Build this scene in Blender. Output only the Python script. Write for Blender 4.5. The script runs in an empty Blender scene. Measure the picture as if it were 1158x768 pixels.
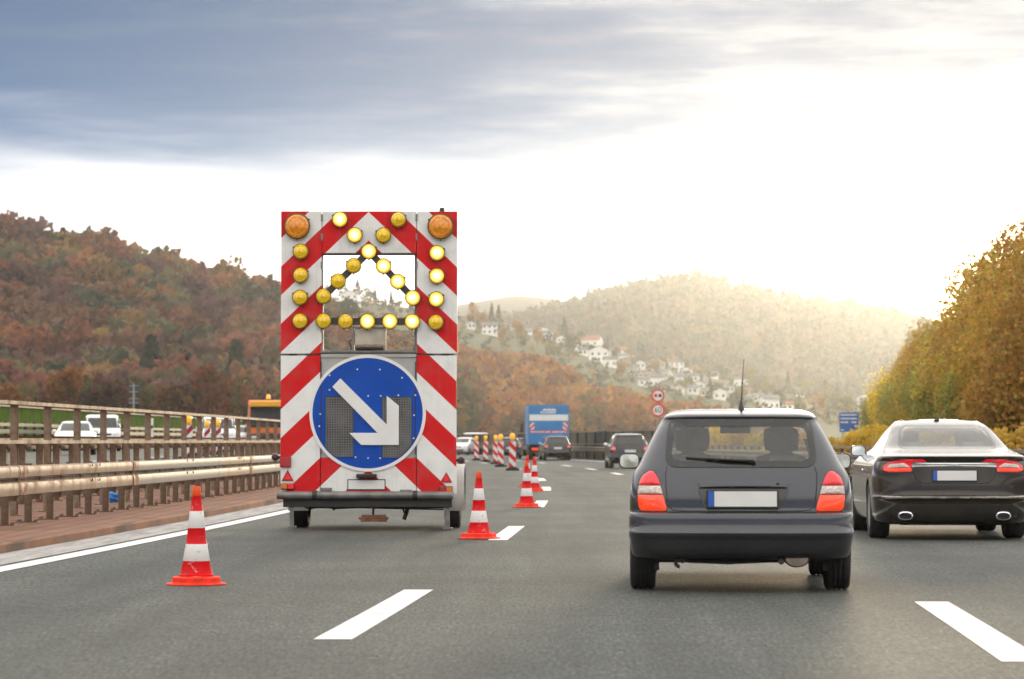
import bpy, bmesh, math, random
import numpy as np
from mathutils import Vector, Matrix

random.seed(11)
rng = np.random.default_rng(5)
SC = bpy.context.scene
COL = SC.collection
R = math.radians

# ------------------------------------------------------------------ camera
EYE = 1.15                      # seated driver's eye height
F_PX, CX, CY, HZ = 3505.0, 579.0, 384.0, 499.0   # focal length in pixels of the 1158 px wide photograph
PITCH = math.atan((HZ - CY) / F_PX)
cam_d = bpy.data.cameras.new('camera')
cam = bpy.data.objects.new('camera', cam_d)
COL.objects.link(cam)
cam.location = (0, 0, EYE)
cam.rotation_euler = (math.pi / 2 + PITCH, 0, 0)
cam_d.sensor_width = 36
cam_d.lens = 36 * F_PX / 1158
cam_d.clip_start = 0.3
cam_d.clip_end = 30000
cam_d.dof.use_dof = True
cam_d.dof.focus_distance = 33
cam_d.dof.aperture_fstop = 4.6
SC.camera = cam

# ------------------------------------------------------------------ sky, sun, exposure
SUN_EL, SUN_AZ = R(3.3), R(7.8)   # azimuth clockwise from the camera's heading (+Y)
sun_dir = Vector((math.sin(SUN_AZ) * math.cos(SUN_EL), math.cos(SUN_AZ) * math.cos(SUN_EL), math.sin(SUN_EL)))
w = bpy.data.worlds.new('World')
SC.world = w
w.use_nodes = True
nt = w.node_tree
nt.nodes.clear()
N, L = nt.nodes.new, nt.links.new


def wmath(op, a, b=None, clamp=False):
    n = N('ShaderNodeMath'); n.operation = op; n.use_clamp = clamp
    for i, v in enumerate((a, b)):
        if v is None:
            continue
        if isinstance(v, (int, float)):
            n.inputs[i].default_value = v
        else:
            L(v, n.inputs[i])
    return n.outputs[0]


def wramp(v, lo, hi, smooth=True):
    n = N('ShaderNodeMapRange'); n.interpolation_type = 'SMOOTHSTEP' if smooth else 'LINEAR'
    n.inputs['From Min'].default_value = lo; n.inputs['From Max'].default_value = hi
    L(v, n.inputs['Value'])
    return n.outputs['Result']


def wmix(f, a, b, mode='MIX'):
    n = N('ShaderNodeMix'); n.data_type = 'RGBA'; n.blend_type = mode
    if isinstance(f, (int, float)):
        n.inputs[0].default_value = f
    else:
        L(f, n.inputs[0])
    for i, v in ((6, a), (7, b)):
        if isinstance(v, tuple):
            n.inputs[i].default_value = (*v, 1)
        else:
            L(v, n.inputs[i])
    return n.outputs[2]


tc = N('ShaderNodeTexCoord')
sep = N('ShaderNodeSeparateXYZ'); L(tc.outputs['Generated'], sep.inputs[0])
# the clear blue band: the Nishita dome read a little higher than it stands
up = wmath('MULTIPLY', sep.outputs['Z'], 9.0)
cmb = N('ShaderNodeCombineXYZ'); L(sep.outputs['X'], cmb.inputs[0]); L(sep.outputs['Y'], cmb.inputs[1]); L(up, cmb.inputs[2])
nrm = N('ShaderNodeVectorMath'); nrm.operation = 'NORMALIZE'; L(cmb.outputs[0], nrm.inputs[0])
sky = N('ShaderNodeTexSky')
sky.sky_type = 'NISHITA'
sky.sun_disc = False
sky.sun_elevation = SUN_EL
sky.sun_rotation = SUN_AZ
sky.dust_density = 1.0
sky.ozone_density = 3.0
L(nrm.outputs[0], sky.inputs['Vector'])
# cloud sheets: streaks stretched along the horizon
mp = N('ShaderNodeMapping'); mp.inputs['Scale'].default_value = (5, 5, 46)
L(tc.outputs['Generated'], mp.inputs[0])
ns = N('ShaderNodeTexNoise'); ns.inputs['Scale'].default_value = 1.0; ns.inputs['Detail'].default_value = 6
ns.inputs['Roughness'].default_value = 0.55; ns.inputs['Distortion'].default_value = 0.4
L(mp.outputs[0], ns.inputs['Vector'])
mp2 = N('ShaderNodeMapping'); mp2.inputs['Scale'].default_value = (16, 16, 110)
L(tc.outputs['Generated'], mp2.inputs[0])
ns2 = N('ShaderNodeTexNoise'); ns2.inputs['Scale'].default_value = 1.0; ns2.inputs['Detail'].default_value = 5
L(mp2.outputs[0], ns2.inputs['Vector'])
n_c = wmath('SUBTRACT', ns.outputs['Fac'], 0.5)
n_f = wmath('SUBTRACT', ns2.outputs['Fac'], 0.5)
# nearness to the sun's side lifts the cloud bank
dot = N('ShaderNodeVectorMath'); dot.operation = 'DOT_PRODUCT'
L(tc.outputs['Generated'], dot.inputs[0]); dot.inputs[1].default_value = sun_dir
sd = wmath('MAXIMUM', dot.outputs['Value'], 0.0)
glow_w = wmath('POWER', sd, 45.0)
glow_n = wmath('POWER', sd, 400.0)
zz = wmath('ADD', sep.outputs['Z'], wmath('ADD', wmath('MULTIPLY', n_c, 0.030), wmath('MULTIPLY', n_f, 0.026)))
zz = wmath('SUBTRACT', zz, wmath('MULTIPLY', glow_w, 0.002))
bank = wramp(zz, 0.110, 0.046)
lid = wramp(zz, 0.16, 0.24)
veil = wmath('MULTIPLY', wramp(wmath('ADD', sep.outputs['X'], wmath('MULTIPLY', n_f, 0.25)), -0.06, 0.14), 0.22)
veil = wmath('MULTIPLY', veil, wramp(wmath('ADD', n_c, wmath('MULTIPLY', n_f, 0.8)), -0.25, 0.25))
cover = wmath('MAXIMUM', wmath('MAXIMUM', bank, veil), lid, True)
glow_h = wmath('POWER', sd, 7.0)
col_c = wmix(glow_h, (11.2, 10.8, 10.2), (15.0, 14.2, 13.0))
col_c = wmix(wmath('POWER', sd, 120.0), col_c, (17.0, 15.0, 12.0))
col_c = wmix(wmath('POWER', sd, 1800.0), col_c, (90.0, 70.0, 40.0))
col_c = wmix(wramp(n_f, -0.22, 0.25), wmix(1.0, col_c, (0.93, 0.93, 0.95), 'MULTIPLY'), col_c)
thin = wmath('MULTIPLY', wramp(n_f, 0.0, 0.3), 0.30)
blue = wmix(1.0, sky.outputs[0], (0.0, 1.30, 1.90), 'MULTIPLY')
blue = wmix(thin, blue, (0.6, 1.6, 2.3))
bgc = wmix(cover, blue, col_c)
bg = N('ShaderNodeBackground'); bg.inputs['Strength'].default_value = 0.10
L(bgc, bg.inputs['Color'])
wo = N('ShaderNodeOutputWorld'); L(bg.outputs[0], wo.inputs['Surface'])

sun_l = bpy.data.lights.new('sun', 'SUN')
sun_l.energy = 1.45
sun_l.angle = R(7)
sun_l.color = (1.0, 0.78, 0.50)
sun = bpy.data.objects.new('sun', sun_l)
COL.objects.link(sun)
sun.rotation_euler = (-sun_dir).to_track_quat('-Z', 'Y').to_euler()

SC.view_settings.view_transform = 'Standard'
SC.view_settings.look = 'None'
SC.view_settings.exposure = 0.62
SC.view_settings.gamma = 1
SC.view_settings.use_curve_mapping = False
SC.render.engine = 'CYCLES'
cy = SC.cycles
cy.use_denoising = True
cy.use_adaptive_sampling = True
cy.adaptive_threshold = 0.02
cy.max_bounces = 7
cy.diffuse_bounces = 3
cy.glossy_bounces = 3
cy.transmission_bounces = 4
cy.transparent_max_bounces = 12
cy.volume_bounces = 1
cy.sample_clamp_indirect = 8
cy.caustics_reflective = False
cy.caustics_refractive = False

# ------------------------------------------------------------------ helpers


def at(px, py, Y):
    """The point at distance Y ahead that the photograph shows at pixel (px, py)."""
    a, b = (px - CX) / F_PX, -(py - CY) / F_PX
    dx, dy, dz = a, math.cos(PITCH) - b * math.sin(PITCH), math.sin(PITCH) + b * math.cos(PITCH)
    return Vector((dx / dy * Y, Y, EYE + dz / dy * Y))


class MB:
    """Collects shapes; build() links them as ONE mesh object."""

    def __init__(s):
        s.v, s.f, s.m = [], [], []

    def add(s, verts, faces, m=0):
        o = len(s.v)
        s.v += [tuple(p) for p in verts]
        s.f += [tuple(i + o for i in f) for f in faces]
        s.m += [m] * len(faces)
        return s

    def box(s, x0, x1, y0, y1, z0, z1, m=0):
        v = [(x0, y0, z0), (x1, y0, z0), (x1, y1, z0), (x0, y1, z0), (x0, y0, z1), (x1, y0, z1), (x1, y1, z1), (x0, y1, z1)]
        return s.add(v, [(0, 3, 2, 1), (4, 5, 6, 7), (0, 1, 5, 4), (1, 2, 6, 5), (2, 3, 7, 6), (3, 0, 4, 7)], m)

    def tube(s, path, r, n=10, m=0, caps=True):
        P = [Vector(p) for p in path]
        rs = r if isinstance(r, (list, tuple)) else [r] * len(P)
        o = len(s.v)
        vs, fs = [], []
        prev = None
        for i, p in enumerate(P):
            t = (P[min(i + 1, len(P) - 1)] - P[max(i - 1, 0)]).normalized()
            if prev is None:
                a = t.orthogonal().normalized()
            else:
                a = (prev - t * prev.dot(t)).normalized()
            prev = a
            b = t.cross(a)
            for k in range(n):
                q = 2 * math.pi * k / n
                vs.append(p + (a * math.cos(q) + b * math.sin(q)) * rs[i])
        for i in range(len(P) - 1):
            for k in range(n):
                k2 = (k + 1) % n
                fs.append((i * n + k, i * n + k2, (i + 1) * n + k2, (i + 1) * n + k))
        if caps:
            fs.append(tuple(range(n - 1, -1, -1)))
            fs.append(tuple((len(P) - 1) * n + k for k in range(n)))
        return s.add(vs, fs, m)

    def lathe(s, prof, n=24, axis='z', c=(0, 0, 0), m=0, sy=1.0):
        """prof: (radius, height) list, spun about an axis through c."""
        vs, fs = [], []
        for (r, h) in prof:
            for k in range(n):
                q = 2 * math.pi * k / n
                a, b = r * math.cos(q), r * math.sin(q) * sy
                if axis == 'z':
                    p = (a, b, h)
                elif axis == 'y':
                    p = (a, h, b)
                else:
                    p = (h, a, b)
                vs.append((p[0] + c[0], p[1] + c[1], p[2] + c[2]))
        for i in range(len(prof) - 1):
            for k in range(n):
                k2 = (k + 1) % n
                fs.append((i * n + k, i * n + k2, (i + 1) * n + k2, (i + 1) * n + k))
        if prof[0][0] > 1e-4:
            fs.append(tuple(range(n - 1, -1, -1)))
        if prof[-1][0] > 1e-4:
            fs.append(tuple((len(prof) - 1) * n + k for k in range(n)))
        return s.add(vs, fs, m)

    def prism(s, poly, y0, y1, m=0):
        """An (x, z) outline given thickness from y0 to y1."""
        n = len(poly)
        vs = [(x, y0, z) for x, z in poly] + [(x, y1, z) for x, z in poly]
        fs = [tuple(range(n)), tuple(range(2 * n - 1, n - 1, -1))]
        fs += [(i, i + n, (i + 1) % n + n, (i + 1) % n) for i in range(n)]
        return s.add(vs, fs, m)

    def build(s, name, mats, parent=None, loc=(0, 0, 0), rz=0.0, smooth=35, bevel=0, fix=True):
        me = bpy.data.meshes.new(name)
        me.from_pydata(s.v, [], s.f)
        mats = mats if isinstance(mats, (list, tuple)) else [mats]
        for m in mats:
            me.materials.append(m)
        if len(mats) > 1:
            me.polygons.foreach_set('material_index', s.m)
        if fix:
            b = bmesh.new(); b.from_mesh(me)
            bmesh.ops.recalc_face_normals(b, faces=b.faces)
            b.to_mesh(me); b.free()
        if smooth:
            me.polygons.foreach_set('use_smooth', [True] * len(me.polygons))
            me.set_sharp_from_angle(angle=R(smooth))
        o = bpy.data.objects.new(name, me)
        COL.objects.link(o)
        o.location = loc
        o.rotation_euler = (0, 0, rz)
        if parent:
            o.parent = parent
        if bevel:
            bm_ = o.modifiers.new('edge', 'BEVEL')
            bm_.width = bevel; bm_.segments = 2; bm_.limit_method = 'ANGLE'; bm_.angle_limit = R(40)
            bm_.harden_normals = False
        return o


def tag(o, label=None, cat=None, group=None, kind=None):
    for k, v in (('label', label), ('category', cat), ('group', group), ('kind', kind)):
        if v:
            o[k] = v
    return o


def thing(name, label, cat, loc=(0, 0, 0), rz=0.0, group=None):
    o = bpy.data.objects.new(name, None)
    COL.objects.link(o)
    o.location = loc
    o.rotation_euler = (0, 0, rz)
    o.empty_display_size = 0.2
    return tag(o, label, cat, group)


def copy_tree(o, parent=None):
    c = o.copy()
    COL.objects.link(c)
    if parent:
        c.parent = parent
    for ch in list(o.children):
        copy_tree(ch, c)
    return c


def place(o, loc, rz=0.0, label=None, scale=None):
    o.location = loc
    o.rotation_euler = (0, 0, rz)
    if scale:
        o.scale = scale
    if label:
        o['label'] = label
    return o


# ------------------------------------------------------------------ materials
MATS = {}


class NT:
    def __init__(s, name):
        s.mat = bpy.data.materials.new(name)
        s.mat.use_nodes = True
        s.t = s.mat.node_tree
        s.b = s.t.nodes['Principled BSDF']
        s.out = s.t.nodes['Material Output']
        MATS[name] = s.mat

    def n(s, typ, **kw):
        q = s.t.nodes.new(typ)
        for k, v in kw.items():
            setattr(q, k, v)
        return q

    def l(s, a, b):
        s.t.links.new(a, b)

    def math(s, op, a, b=None, c=None, clamp=False):
        q = s.n('ShaderNodeMath', operation=op, use_clamp=clamp)
        for i, v in enumerate((a, b, c)):
            if v is None:
                continue
            if isinstance(v, (int, float)):
                q.inputs[i].default_value = v
            else:
                s.l(v, q.inputs[i])
        return q.outputs[0]

    def mix(s, f, a, b, mode='MIX'):
        q = s.n('ShaderNodeMix', data_type='RGBA', blend_type=mode)
        if isinstance(f, (int, float)):
            q.inputs[0].default_value = f
        else:
            s.l(f, q.inputs[0])
        for i, v in ((6, a), (7, b)):
            if isinstance(v, tuple):
                q.inputs[i].default_value = (*v[:3], 1)
            else:
                s.l(v, q.inputs[i])
        return q.outputs[2]

    def ramp(s, v, lo, hi, a=0.0, b=1.0):
        q = s.n('ShaderNodeMapRange', interpolation_type='SMOOTHSTEP')
        for k, x in (('From Min', lo), ('From Max', hi), ('To Min', a), ('To Max', b)):
            q.inputs[k].default_value = x
        s.l(v, q.inputs['Value'])
        return q.outputs['Result']

    def coords(s, scale=(1, 1, 1), kind='Object'):
        tc = s.n('ShaderNodeTexCoord')
        if scale == (1, 1, 1):
            return tc.outputs[kind]
        m = s.n('ShaderNodeMapping')
        m.inputs['Scale'].default_value = scale
        s.l(tc.outputs[kind], m.inputs[0])
        return m.outputs[0]

    def noise(s, scale, detail=4, rough=0.55, vec=None, dist=0.0):
        q = s.n('ShaderNodeTexNoise')
        q.inputs['Scale'].default_value = scale
        q.inputs['Detail'].default_value = detail
        q.inputs['Roughness'].default_value = rough
        q.inputs['Distortion'].default_value = dist
        s.l(vec if vec is not None else s.coords(), q.inputs['Vector'])
        return q.outputs['Fac']

    def bump(s, h, strength=0.3, dist=0.01):
        q = s.n('ShaderNodeBump')
        q.inputs['Strength'].default_value = strength
        q.inputs['Distance'].default_value = dist
        s.l(h, q.inputs['Height'])
        s.l(q.outputs[0], s.b.inputs['Normal'])

    def set(s, color=None, rough=None, metal=None, coat=None, spec=None, emit=None, estr=None):
        for k, v in (('Base Color', color), ('Roughness', rough), ('Metallic', metal), ('Coat Weight', coat),
                     ('Specular IOR Level', spec), ('Emission Color', emit), ('Emission Strength', estr)):
            if v is None:
                continue
            if isinstance(v, tuple):
                s.b.inputs[k].default_value = (*v[:3], 1)
            elif isinstance(v, (int, float)):
                s.b.inputs[k].default_value = v
            else:
                s.l(v, s.b.inputs[k])
        return s.mat


def sc(c, k):
    return tuple(min(1.0, x * k) for x in c)


def plain(name, c, rough=0.6, metal=0.0, var=0.18, scale=6.0, coat=0.0, bump=0.0, spec=0.5):
    """One-colour stuff with uneven tone and gloss."""
    t = NT(name)
    f = t.noise(scale, 5)
    t.set(t.mix(t.ramp(f, 0.3, 0.7), sc(c, 1 - var), sc(c, 1 + var)), t.ramp(f, 0.3, 0.7, max(0.02, rough - 0.06), min(1, rough + 0.06)), metal, coat, spec)
    if bump:
        t.bump(t.noise(scale * 8, 3), bump, 0.004)
    return t.mat


def paint(name, c, metal=0.55, rough=0.32, dust=(0.20, 0.17, 0.13), amount=0.25):
    """Car paint with a thin road film that thickens low down."""
    t = NT(name)
    flake = t.noise(900, 2)
    base = t.mix(t.ramp(flake, 0.35, 0.65), sc(c, 0.8), sc(c, 1.25))
    grime = t.noise(2.2, 4, 0.55)
    z = t.n('ShaderNodeSeparateXYZ'); t.l(t.coords(), z.inputs[0])
    low = t.ramp(z.outputs['Z'], 0.95, 0.15, 0.25, 1.0)
    d = t.math('MULTIPLY', t.math('MULTIPLY', t.ramp(grime, 0.3, 0.8), low), amount, clamp=True)
    t.set(t.mix(d, base, dust), t.math('ADD', rough, t.math('MULTIPLY', d, 0.6)), metal, 0.55)
    t.b.inputs['Coat Roughness'].default_value = 0.06
    return t.mat


def glass(name, tint=(0.75, 0.8, 0.78), rough=0.02, refl=0.9):
    t = NT(name)
    t.t.nodes.remove(t.b)
    tr = t.n('ShaderNodeBsdfTransparent'); tr.inputs[0].default_value = (*tint, 1)
    gl = t.n('ShaderNodeBsdfGlossy'); gl.inputs['Roughness'].default_value = rough
    gl.inputs[0].default_value = (refl, refl, refl, 1)
    ge = t.n('ShaderNodeNewGeometry')
    dp = t.n('ShaderNodeVectorMath'); dp.operation = 'DOT_PRODUCT'
    t.l(ge.outputs['Incoming'], dp.inputs[0]); t.l(ge.outputs['Normal'], dp.inputs[1])
    k = t.math('POWER', t.math('SUBTRACT', 1.0, t.math('ABSOLUTE', dp.outputs['Value']), clamp=True), 5.0)
    mx = t.n('ShaderNodeMixShader')
    t.l(t.math('ADD', 0.085, t.math('MULTIPLY', k, 0.915), clamp=True), mx.inputs[0]); t.l(tr.outputs[0], mx.inputs[1]); t.l(gl.outputs[0], mx.inputs[2])
    t.l(mx.outputs[0], t.out.inputs['Surface'])
    return t.mat


def lamp_lens(name, c, rough=0.25, estr=0.0, cells=55.0):
    t = NT(name)
    v = t.n('ShaderNodeTexVoronoi'); v.inputs['Scale'].default_value = cells
    t.l(t.coords(), v.inputs['Vector'])
    t.set(t.mix(t.ramp(v.outputs['Distance'], 0.1, 0.7), sc(c, 1.15), sc(c, 0.75)), rough, 0.0, 0.8)
    if estr:
        t.set(emit=c, estr=estr)
    t.bump(v.outputs['Distance'], 0.25, 0.003)
    return t.mat


def striped(name, red, white, expr, wear=0.12):
    """Retro-reflective stripes from object coordinates; expr(t, x, z) gives a 0/1 mask for red."""
    t = NT(name)
    s = t.n('ShaderNodeSeparateXYZ'); t.l(t.coords(), s.inputs[0])
    k = expr(t, s.outputs['X'], s.outputs['Y'], s.outputs['Z'])
    c = t.mix(k, white, red)
    f = t.noise(3.5, 7, 0.65)
    dirt = t.math('MULTIPLY', t.ramp(f, 0.42, 0.8), wear * 2.2, clamp=True)
    streak = t.ramp(t.noise(1.0, 5, 0.6, t.coords((26, 26, 1.3))), 0.5, 0.8, 0, wear * 1.4)
    c = t.mix(t.math('ADD', dirt, streak, clamp=True), c, (0.24, 0.21, 0.18))
    t.set(c, t.ramp(f, 0.3, 0.7, 0.40, 0.6), 0.0, 0.0, 0.25)
    return t.mat


# ------------------------------------------------------------------ the road's line
Y_TAB = np.arange(-80.0, 1500.0, 1.0)
_head = np.clip(0.070 - 0.0008 * np.maximum(Y_TAB, 0), -0.22, 0.07)
_x = np.concatenate([[0], np.cumsum((_head[1:] + _head[:-1]) * 0.5)])
_x += -2.17 - np.interp(0.0, Y_TAB, _x)


def road_x(y):
    return float(np.interp(y, Y_TAB, _x))


def heading(y):
    return float(np.interp(y, Y_TAB, _head))


def rp(y, off, z=0.0):
    """A point at distance y along the motorway, OFF metres to the right of the dashed line between its two left lanes."""
    return Vector((road_x(y) + off, y - off * heading(y), z))


def stations(y0, y1):
    out, y = [], y0
    while y < y1:
        out.append(y)
        y += 3.0 if y < 120 else (8.0 if y < 400 else 40.0)
    return out + [y1]


def strip(name, mat, y0, y1, o0, o1, z0, z1=None, parent=None, zfun=None):
    """A sheet between two offsets; z0 at o0, z1 at o1."""
    z1 = z0 if z1 is None else z1
    b = MB()
    st = stations(y0, y1)
    for y in st:
        dz = zfun(y) if zfun else 0
        b.v += [tuple(rp(y, o0, z0 + dz)), tuple(rp(y, o1, z1 + dz))]
    b.f = [(2 * i, 2 * i + 1, 2 * i + 3, 2 * i + 2) for i in range(len(st) - 1)]
    b.m = [0] * len(b.f)
    o = b.build(name, mat, parent, fix=False, smooth=0)
    uv = o.data.uv_layers.new(name='lane')      # u: metres to the side, v: metres along
    for lp in o.data.loops:
        i = lp.vertex_index
        uv.data[lp.index].uv = (o1 if i % 2 else o0, st[i // 2])
    return o


def sweep(b, prof, y0, y1, m=0, closed=True, step=None):
    """Sweep an (offset, z) profile along the road from y0 to y1 into b."""
    st = stations(y0, y1) if step is None else list(np.linspace(y0, y1, max(2, int((y1 - y0) / step) + 1)))
    n = len(prof)
    vs = [tuple(rp(y, o, z)) for y in st for o, z in prof]
    fs = []
    for i in range(len(st) - 1):
        for k in range(n if closed else n - 1):
            k2 = (k + 1) % n
            fs.append((i * n + k, i * n + k2, (i + 1) * n + k2, (i + 1) * n + k))
    if closed:
        fs += [tuple(range(n)), tuple((len(st) - 1) * n + k for k in range(n))]
    b.add(vs, fs, m)
    return b


def rect(o0, o1, z0, z1):
    return [(o0, z0), (o1, z0), (o1, z1), (o0, z1)]
# ------------------------------------------------------------------ surface materials


def asphalt(name, c=(0.043, 0.048, 0.047)):
    t = NT(name)
    co = t.coords()
    grain = t.noise(170, 3, 0.7, co)
    mid = t.noise(9, 6, 0.7, co)
    big = t.noise(0.35, 4, 0.6, co)
    lane = t.noise(1.0, 5, 0.6, t.coords((1.7, 0.05, 1)))
    wear = t.noise(1.0, 6, 0.65, t.coords((4.5, 0.35, 1)))
    v = t.math('ADD', t.math('MULTIPLY', lane, 0.8), t.math('ADD', t.math('MULTIPLY', big, 0.6), t.math('MULTIPLY', wear, 0.35)))
    c1 = t.mix(t.ramp(v, 0.62, 1.15), sc(c, 0.74), sc(c, 1.40))
    c1 = t.mix(t.ramp(mid, 0.35, 0.7), c1, t.mix(1.0, c1, (1.22, 1.2, 1.14), 'MULTIPLY'))
    stone = t.n('ShaderNodeTexVoronoi'); stone.inputs['Scale'].default_value = 75
    t.l(co, stone.inputs['Vector'])
    c2 = t.mix(t.ramp(stone.outputs['Color'], 0.55, 0.95), sc((1, 1, 1), 0.72), (1.75, 1.7, 1.6))
    c1 = t.mix(0.8, c1, t.mix(1.0, c1, c2, 'MULTIPLY'))
    fine = t.noise(34, 5, 0.75, co)
    streak = t.noise(1.0, 4, 0.7, t.coords((48, 5, 1)))
    c1 = t.mix(1.0, c1, t.mix(t.ramp(streak, 0.30, 0.70), (0.42, 0.43, 0.43), (1.70, 1.69, 1.64)), 'MULTIPLY')
    c1 = t.mix(1.0, c1, t.mix(t.ramp(fine, 0.32, 0.68), (0.36, 0.37, 0.36), (1.95, 1.92, 1.82)), 'MULTIPLY')
    spots = t.ramp(t.noise(2.2, 3, 0.5, co), 0.74, 0.82)
    c1 = t.mix(t.math('MULTIPLY', spots, 0.55), c1, sc(c, 0.45))
    # wheel tracks polished darker, an oil-dark middle, and thin tarred seams
    s = t.n('ShaderNodeSeparateXYZ'); t.l(t.coords(kind='UV'), s.inputs[0])
    wob = t.math('MULTIPLY', t.math('SUBTRACT', t.noise(0.9, 4, 0.6, t.coords((1, 0.12, 1))), 0.5), 0.5)
    u = t.math('ADD', s.outputs['X'], wob)
    tr_ = None
    for p_, wd_, k_ in ((-2.75, .55, 1), (-1.25, .55, 1), (1.15, .55, 1), (2.65, .55, 1), (4.6, .55, 1), (6.1, .55, 1), (-2.0, .30, .8), (1.9, .30, .8), (5.35, .30, .8)):
        g = t.math('MULTIPLY', t.ramp(t.math('ABSOLUTE', t.math('SUBTRACT', u, p_)), wd_, 0.05), k_)
        tr_ = g if tr_ is None else t.math('MAXIMUM', tr_, g)
    tr_ = t.math('MULTIPLY', tr_, t.ramp(t.noise(0.25, 4, 0.6, t.coords((2, 0.5, 1))), 0.3, 0.65, 0.25, 1.0))
    c1 = t.mix(t.math('MULTIPLY', tr_, 0.55), c1, t.mix(1.0, c1, (0.62, 0.62, 0.63), 'MULTIPLY'))
    cr = t.math('ABSOLUTE', t.math('SUBTRACT', t.noise(0.55, 6, 0.62, t.coords((1.0, 0.5, 1))), 0.5))
    c1 = t.mix(t.ramp(cr, 0.0035, 0.0012, 0, 0.55), c1, (0.018, 0.018, 0.018))
    c1 = t.mix(t.ramp(t.noise(0.16, 5, 0.6, co), 0.45, 0.62, 0, 0.45), c1, t.mix(1.0, c1, (1.5, 1.48, 1.4), 'MULTIPLY'))
    t.set(c1, t.ramp(grain, 0.2, 0.8, 0.6, 0.85), spec=0.4)
    t.bump(t.math('ADD', grain, t.math('MULTIPLY', stone.outputs['Distance'], 0.8)), 0.55, 0.006)
    return t.mat


def road_paint(name):
    t = NT(name)
    co = t.coords()
    f = t.math('ADD', t.math('MULTIPLY', t.noise(38, 6, 0.75, co), 0.6), t.math('MULTIPLY', t.noise(2.5, 4, 0.6, co), 0.5))
    f = t.math('ADD', f, t.math('MULTIPLY', t.math('SUBTRACT', t.noise(1.0, 5, 0.7, t.coords((30, 2.5, 1))), 0.5), 0.5))
    worn = t.ramp(f, 0.60, 0.80)
    t.set(t.mix(worn, t.mix(t.ramp(t.noise(5, 5, 0.6, co), 0.35, 0.75), (0.80, 0.79, 0.76), (0.62, 0.60, 0.56)), (0.16, 0.155, 0.14)), 0.6)
    t.bump(t.noise(200, 2, 0.6, co), 0.3, 0.004)
    return t.mat


def steel(name, zinc, rust, lo, hi, scale=2.2):
    """Galvanised steel with rust running over it."""
    t = NT(name)
    co = t.coords()
    f = t.math('ADD', t.math('MULTIPLY', t.noise(scale, 6, 0.65, co), 0.7), t.math('MULTIPLY', t.noise(1.0, 5, 0.6, t.coords((14, 14, 2.2))), 0.4))
    k = t.ramp(f, lo, hi)
    dark = t.ramp(t.noise(9, 6, 0.7, co), 0.58, 0.78)
    c = t.mix(k, t.mix(t.ramp(t.noise(18, 3), 0.3, 0.7), sc(zinc, 0.85), sc(zinc, 1.12)), rust)
    c = t.mix(t.math('MULTIPLY', dark, 0.6), c, (0.07, 0.04, 0.026))
    t.set(c, t.math('ADD', 0.56, t.math('MULTIPLY', k, 0.25)), t.math('SUBTRACT', 0.15, t.math('MULTIPLY', k, 0.15), clamp=True), spec=0.3)
    t.bump(f, 0.15, 0.004)
    return t.mat


M_road = asphalt('asphalt')
M_road2 = asphalt('asphalt_other_carriageway', (0.075, 0.077, 0.075))
M_line = road_paint('road_paint')
M_zinc = steel('zinc', (0.175, 0.18, 0.18), (0.22, 0.135, 0.08), 0.62, 0.86)
M_rust = steel('stained_steel', (0.245, 0.185, 0.138), (0.28, 0.12, 0.05), 0.52, 0.74)
M_post = steel('post_steel', (0.24, 0.185, 0.135), (0.14, 0.07, 0.036), 0.40, 0.72, 4)
M_rail = steel('railing_steel', (0.29, 0.225, 0.168), (0.20, 0.10, 0.05), 0.46, 0.74, 3)
M_dark = plain('dark_steel', (0.045, 0.042, 0.038), 0.55, 0.3)
M_blk = plain('black_rubber', (0.022, 0.022, 0.023), 0.75, bump=0.3)
M_blkp = plain('black_plastic', (0.02, 0.02, 0.02), 0.5)


def walkway_mat():
    t = NT('rusty_walkway')
    co = t.coords()
    f = t.noise(0.8, 6, 0.65, co)
    g = t.noise(1.0, 5, 0.6, t.coords((9, 0.25, 1)))
    c = t.mix(t.ramp(f, 0.3, 0.7), (0.135, 0.048, 0.022), (0.25, 0.10, 0.046))
    c = t.mix(t.ramp(g, 0.52, 0.72, 0, 0.6), c, (0.07, 0.04, 0.028))
    b = t.n('ShaderNodeTexWave'); b.wave_type = 'BANDS'; b.bands_direction = 'X'
    b.inputs['Scale'].default_value = 1.15; b.inputs['Distortion'].default_value = 0.35; b.inputs['Detail'].default_value = 3
    t.l(co, b.inputs['Vector'])
    c = t.mix(t.ramp(b.outputs['Fac'], 0.10, 0.0, 0, 0.75), c, (0.03, 0.018, 0.012))
    t.set(c, 0.8)
    t.bump(t.noise(30, 5, 0.7, co), 0.4, 0.01)
    return t.mat


def gutter_mat():
    t = NT('gutter_concrete')
    co = t.coords()
    f = t.noise(1.0, 6, 0.65, t.coords((6, 0.5, 1)))
    c = t.mix(t.ramp(f, 0.3, 0.7), (0.20, 0.19, 0.185), (0.40, 0.385, 0.37))
    c = t.mix(t.ramp(t.noise(1.6, 5, 0.7, co), 0.56, 0.70, 0, 0.8), c, (0.09, 0.075, 0.065))
    t.set(c, 0.7)
    t.bump(t.noise(60, 3, 0.6, co), 0.3, 0.005)
    return t.mat


M_walk, M_gut = walkway_mat(), gutter_mat()
M_wallgreen = plain('green_noise_panel', (0.105, 0.185, 0.022), 0.9, var=0.25, scale=1.2, spec=0.05)
M_walldark = plain('noise_wall_concrete', (0.075, 0.06, 0.045), 0.8, var=0.25, scale=0.8)
M_conc = plain('concrete', (0.26, 0.24, 0.21), 0.85, var=0.2, scale=2, bump=0.3)

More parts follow.
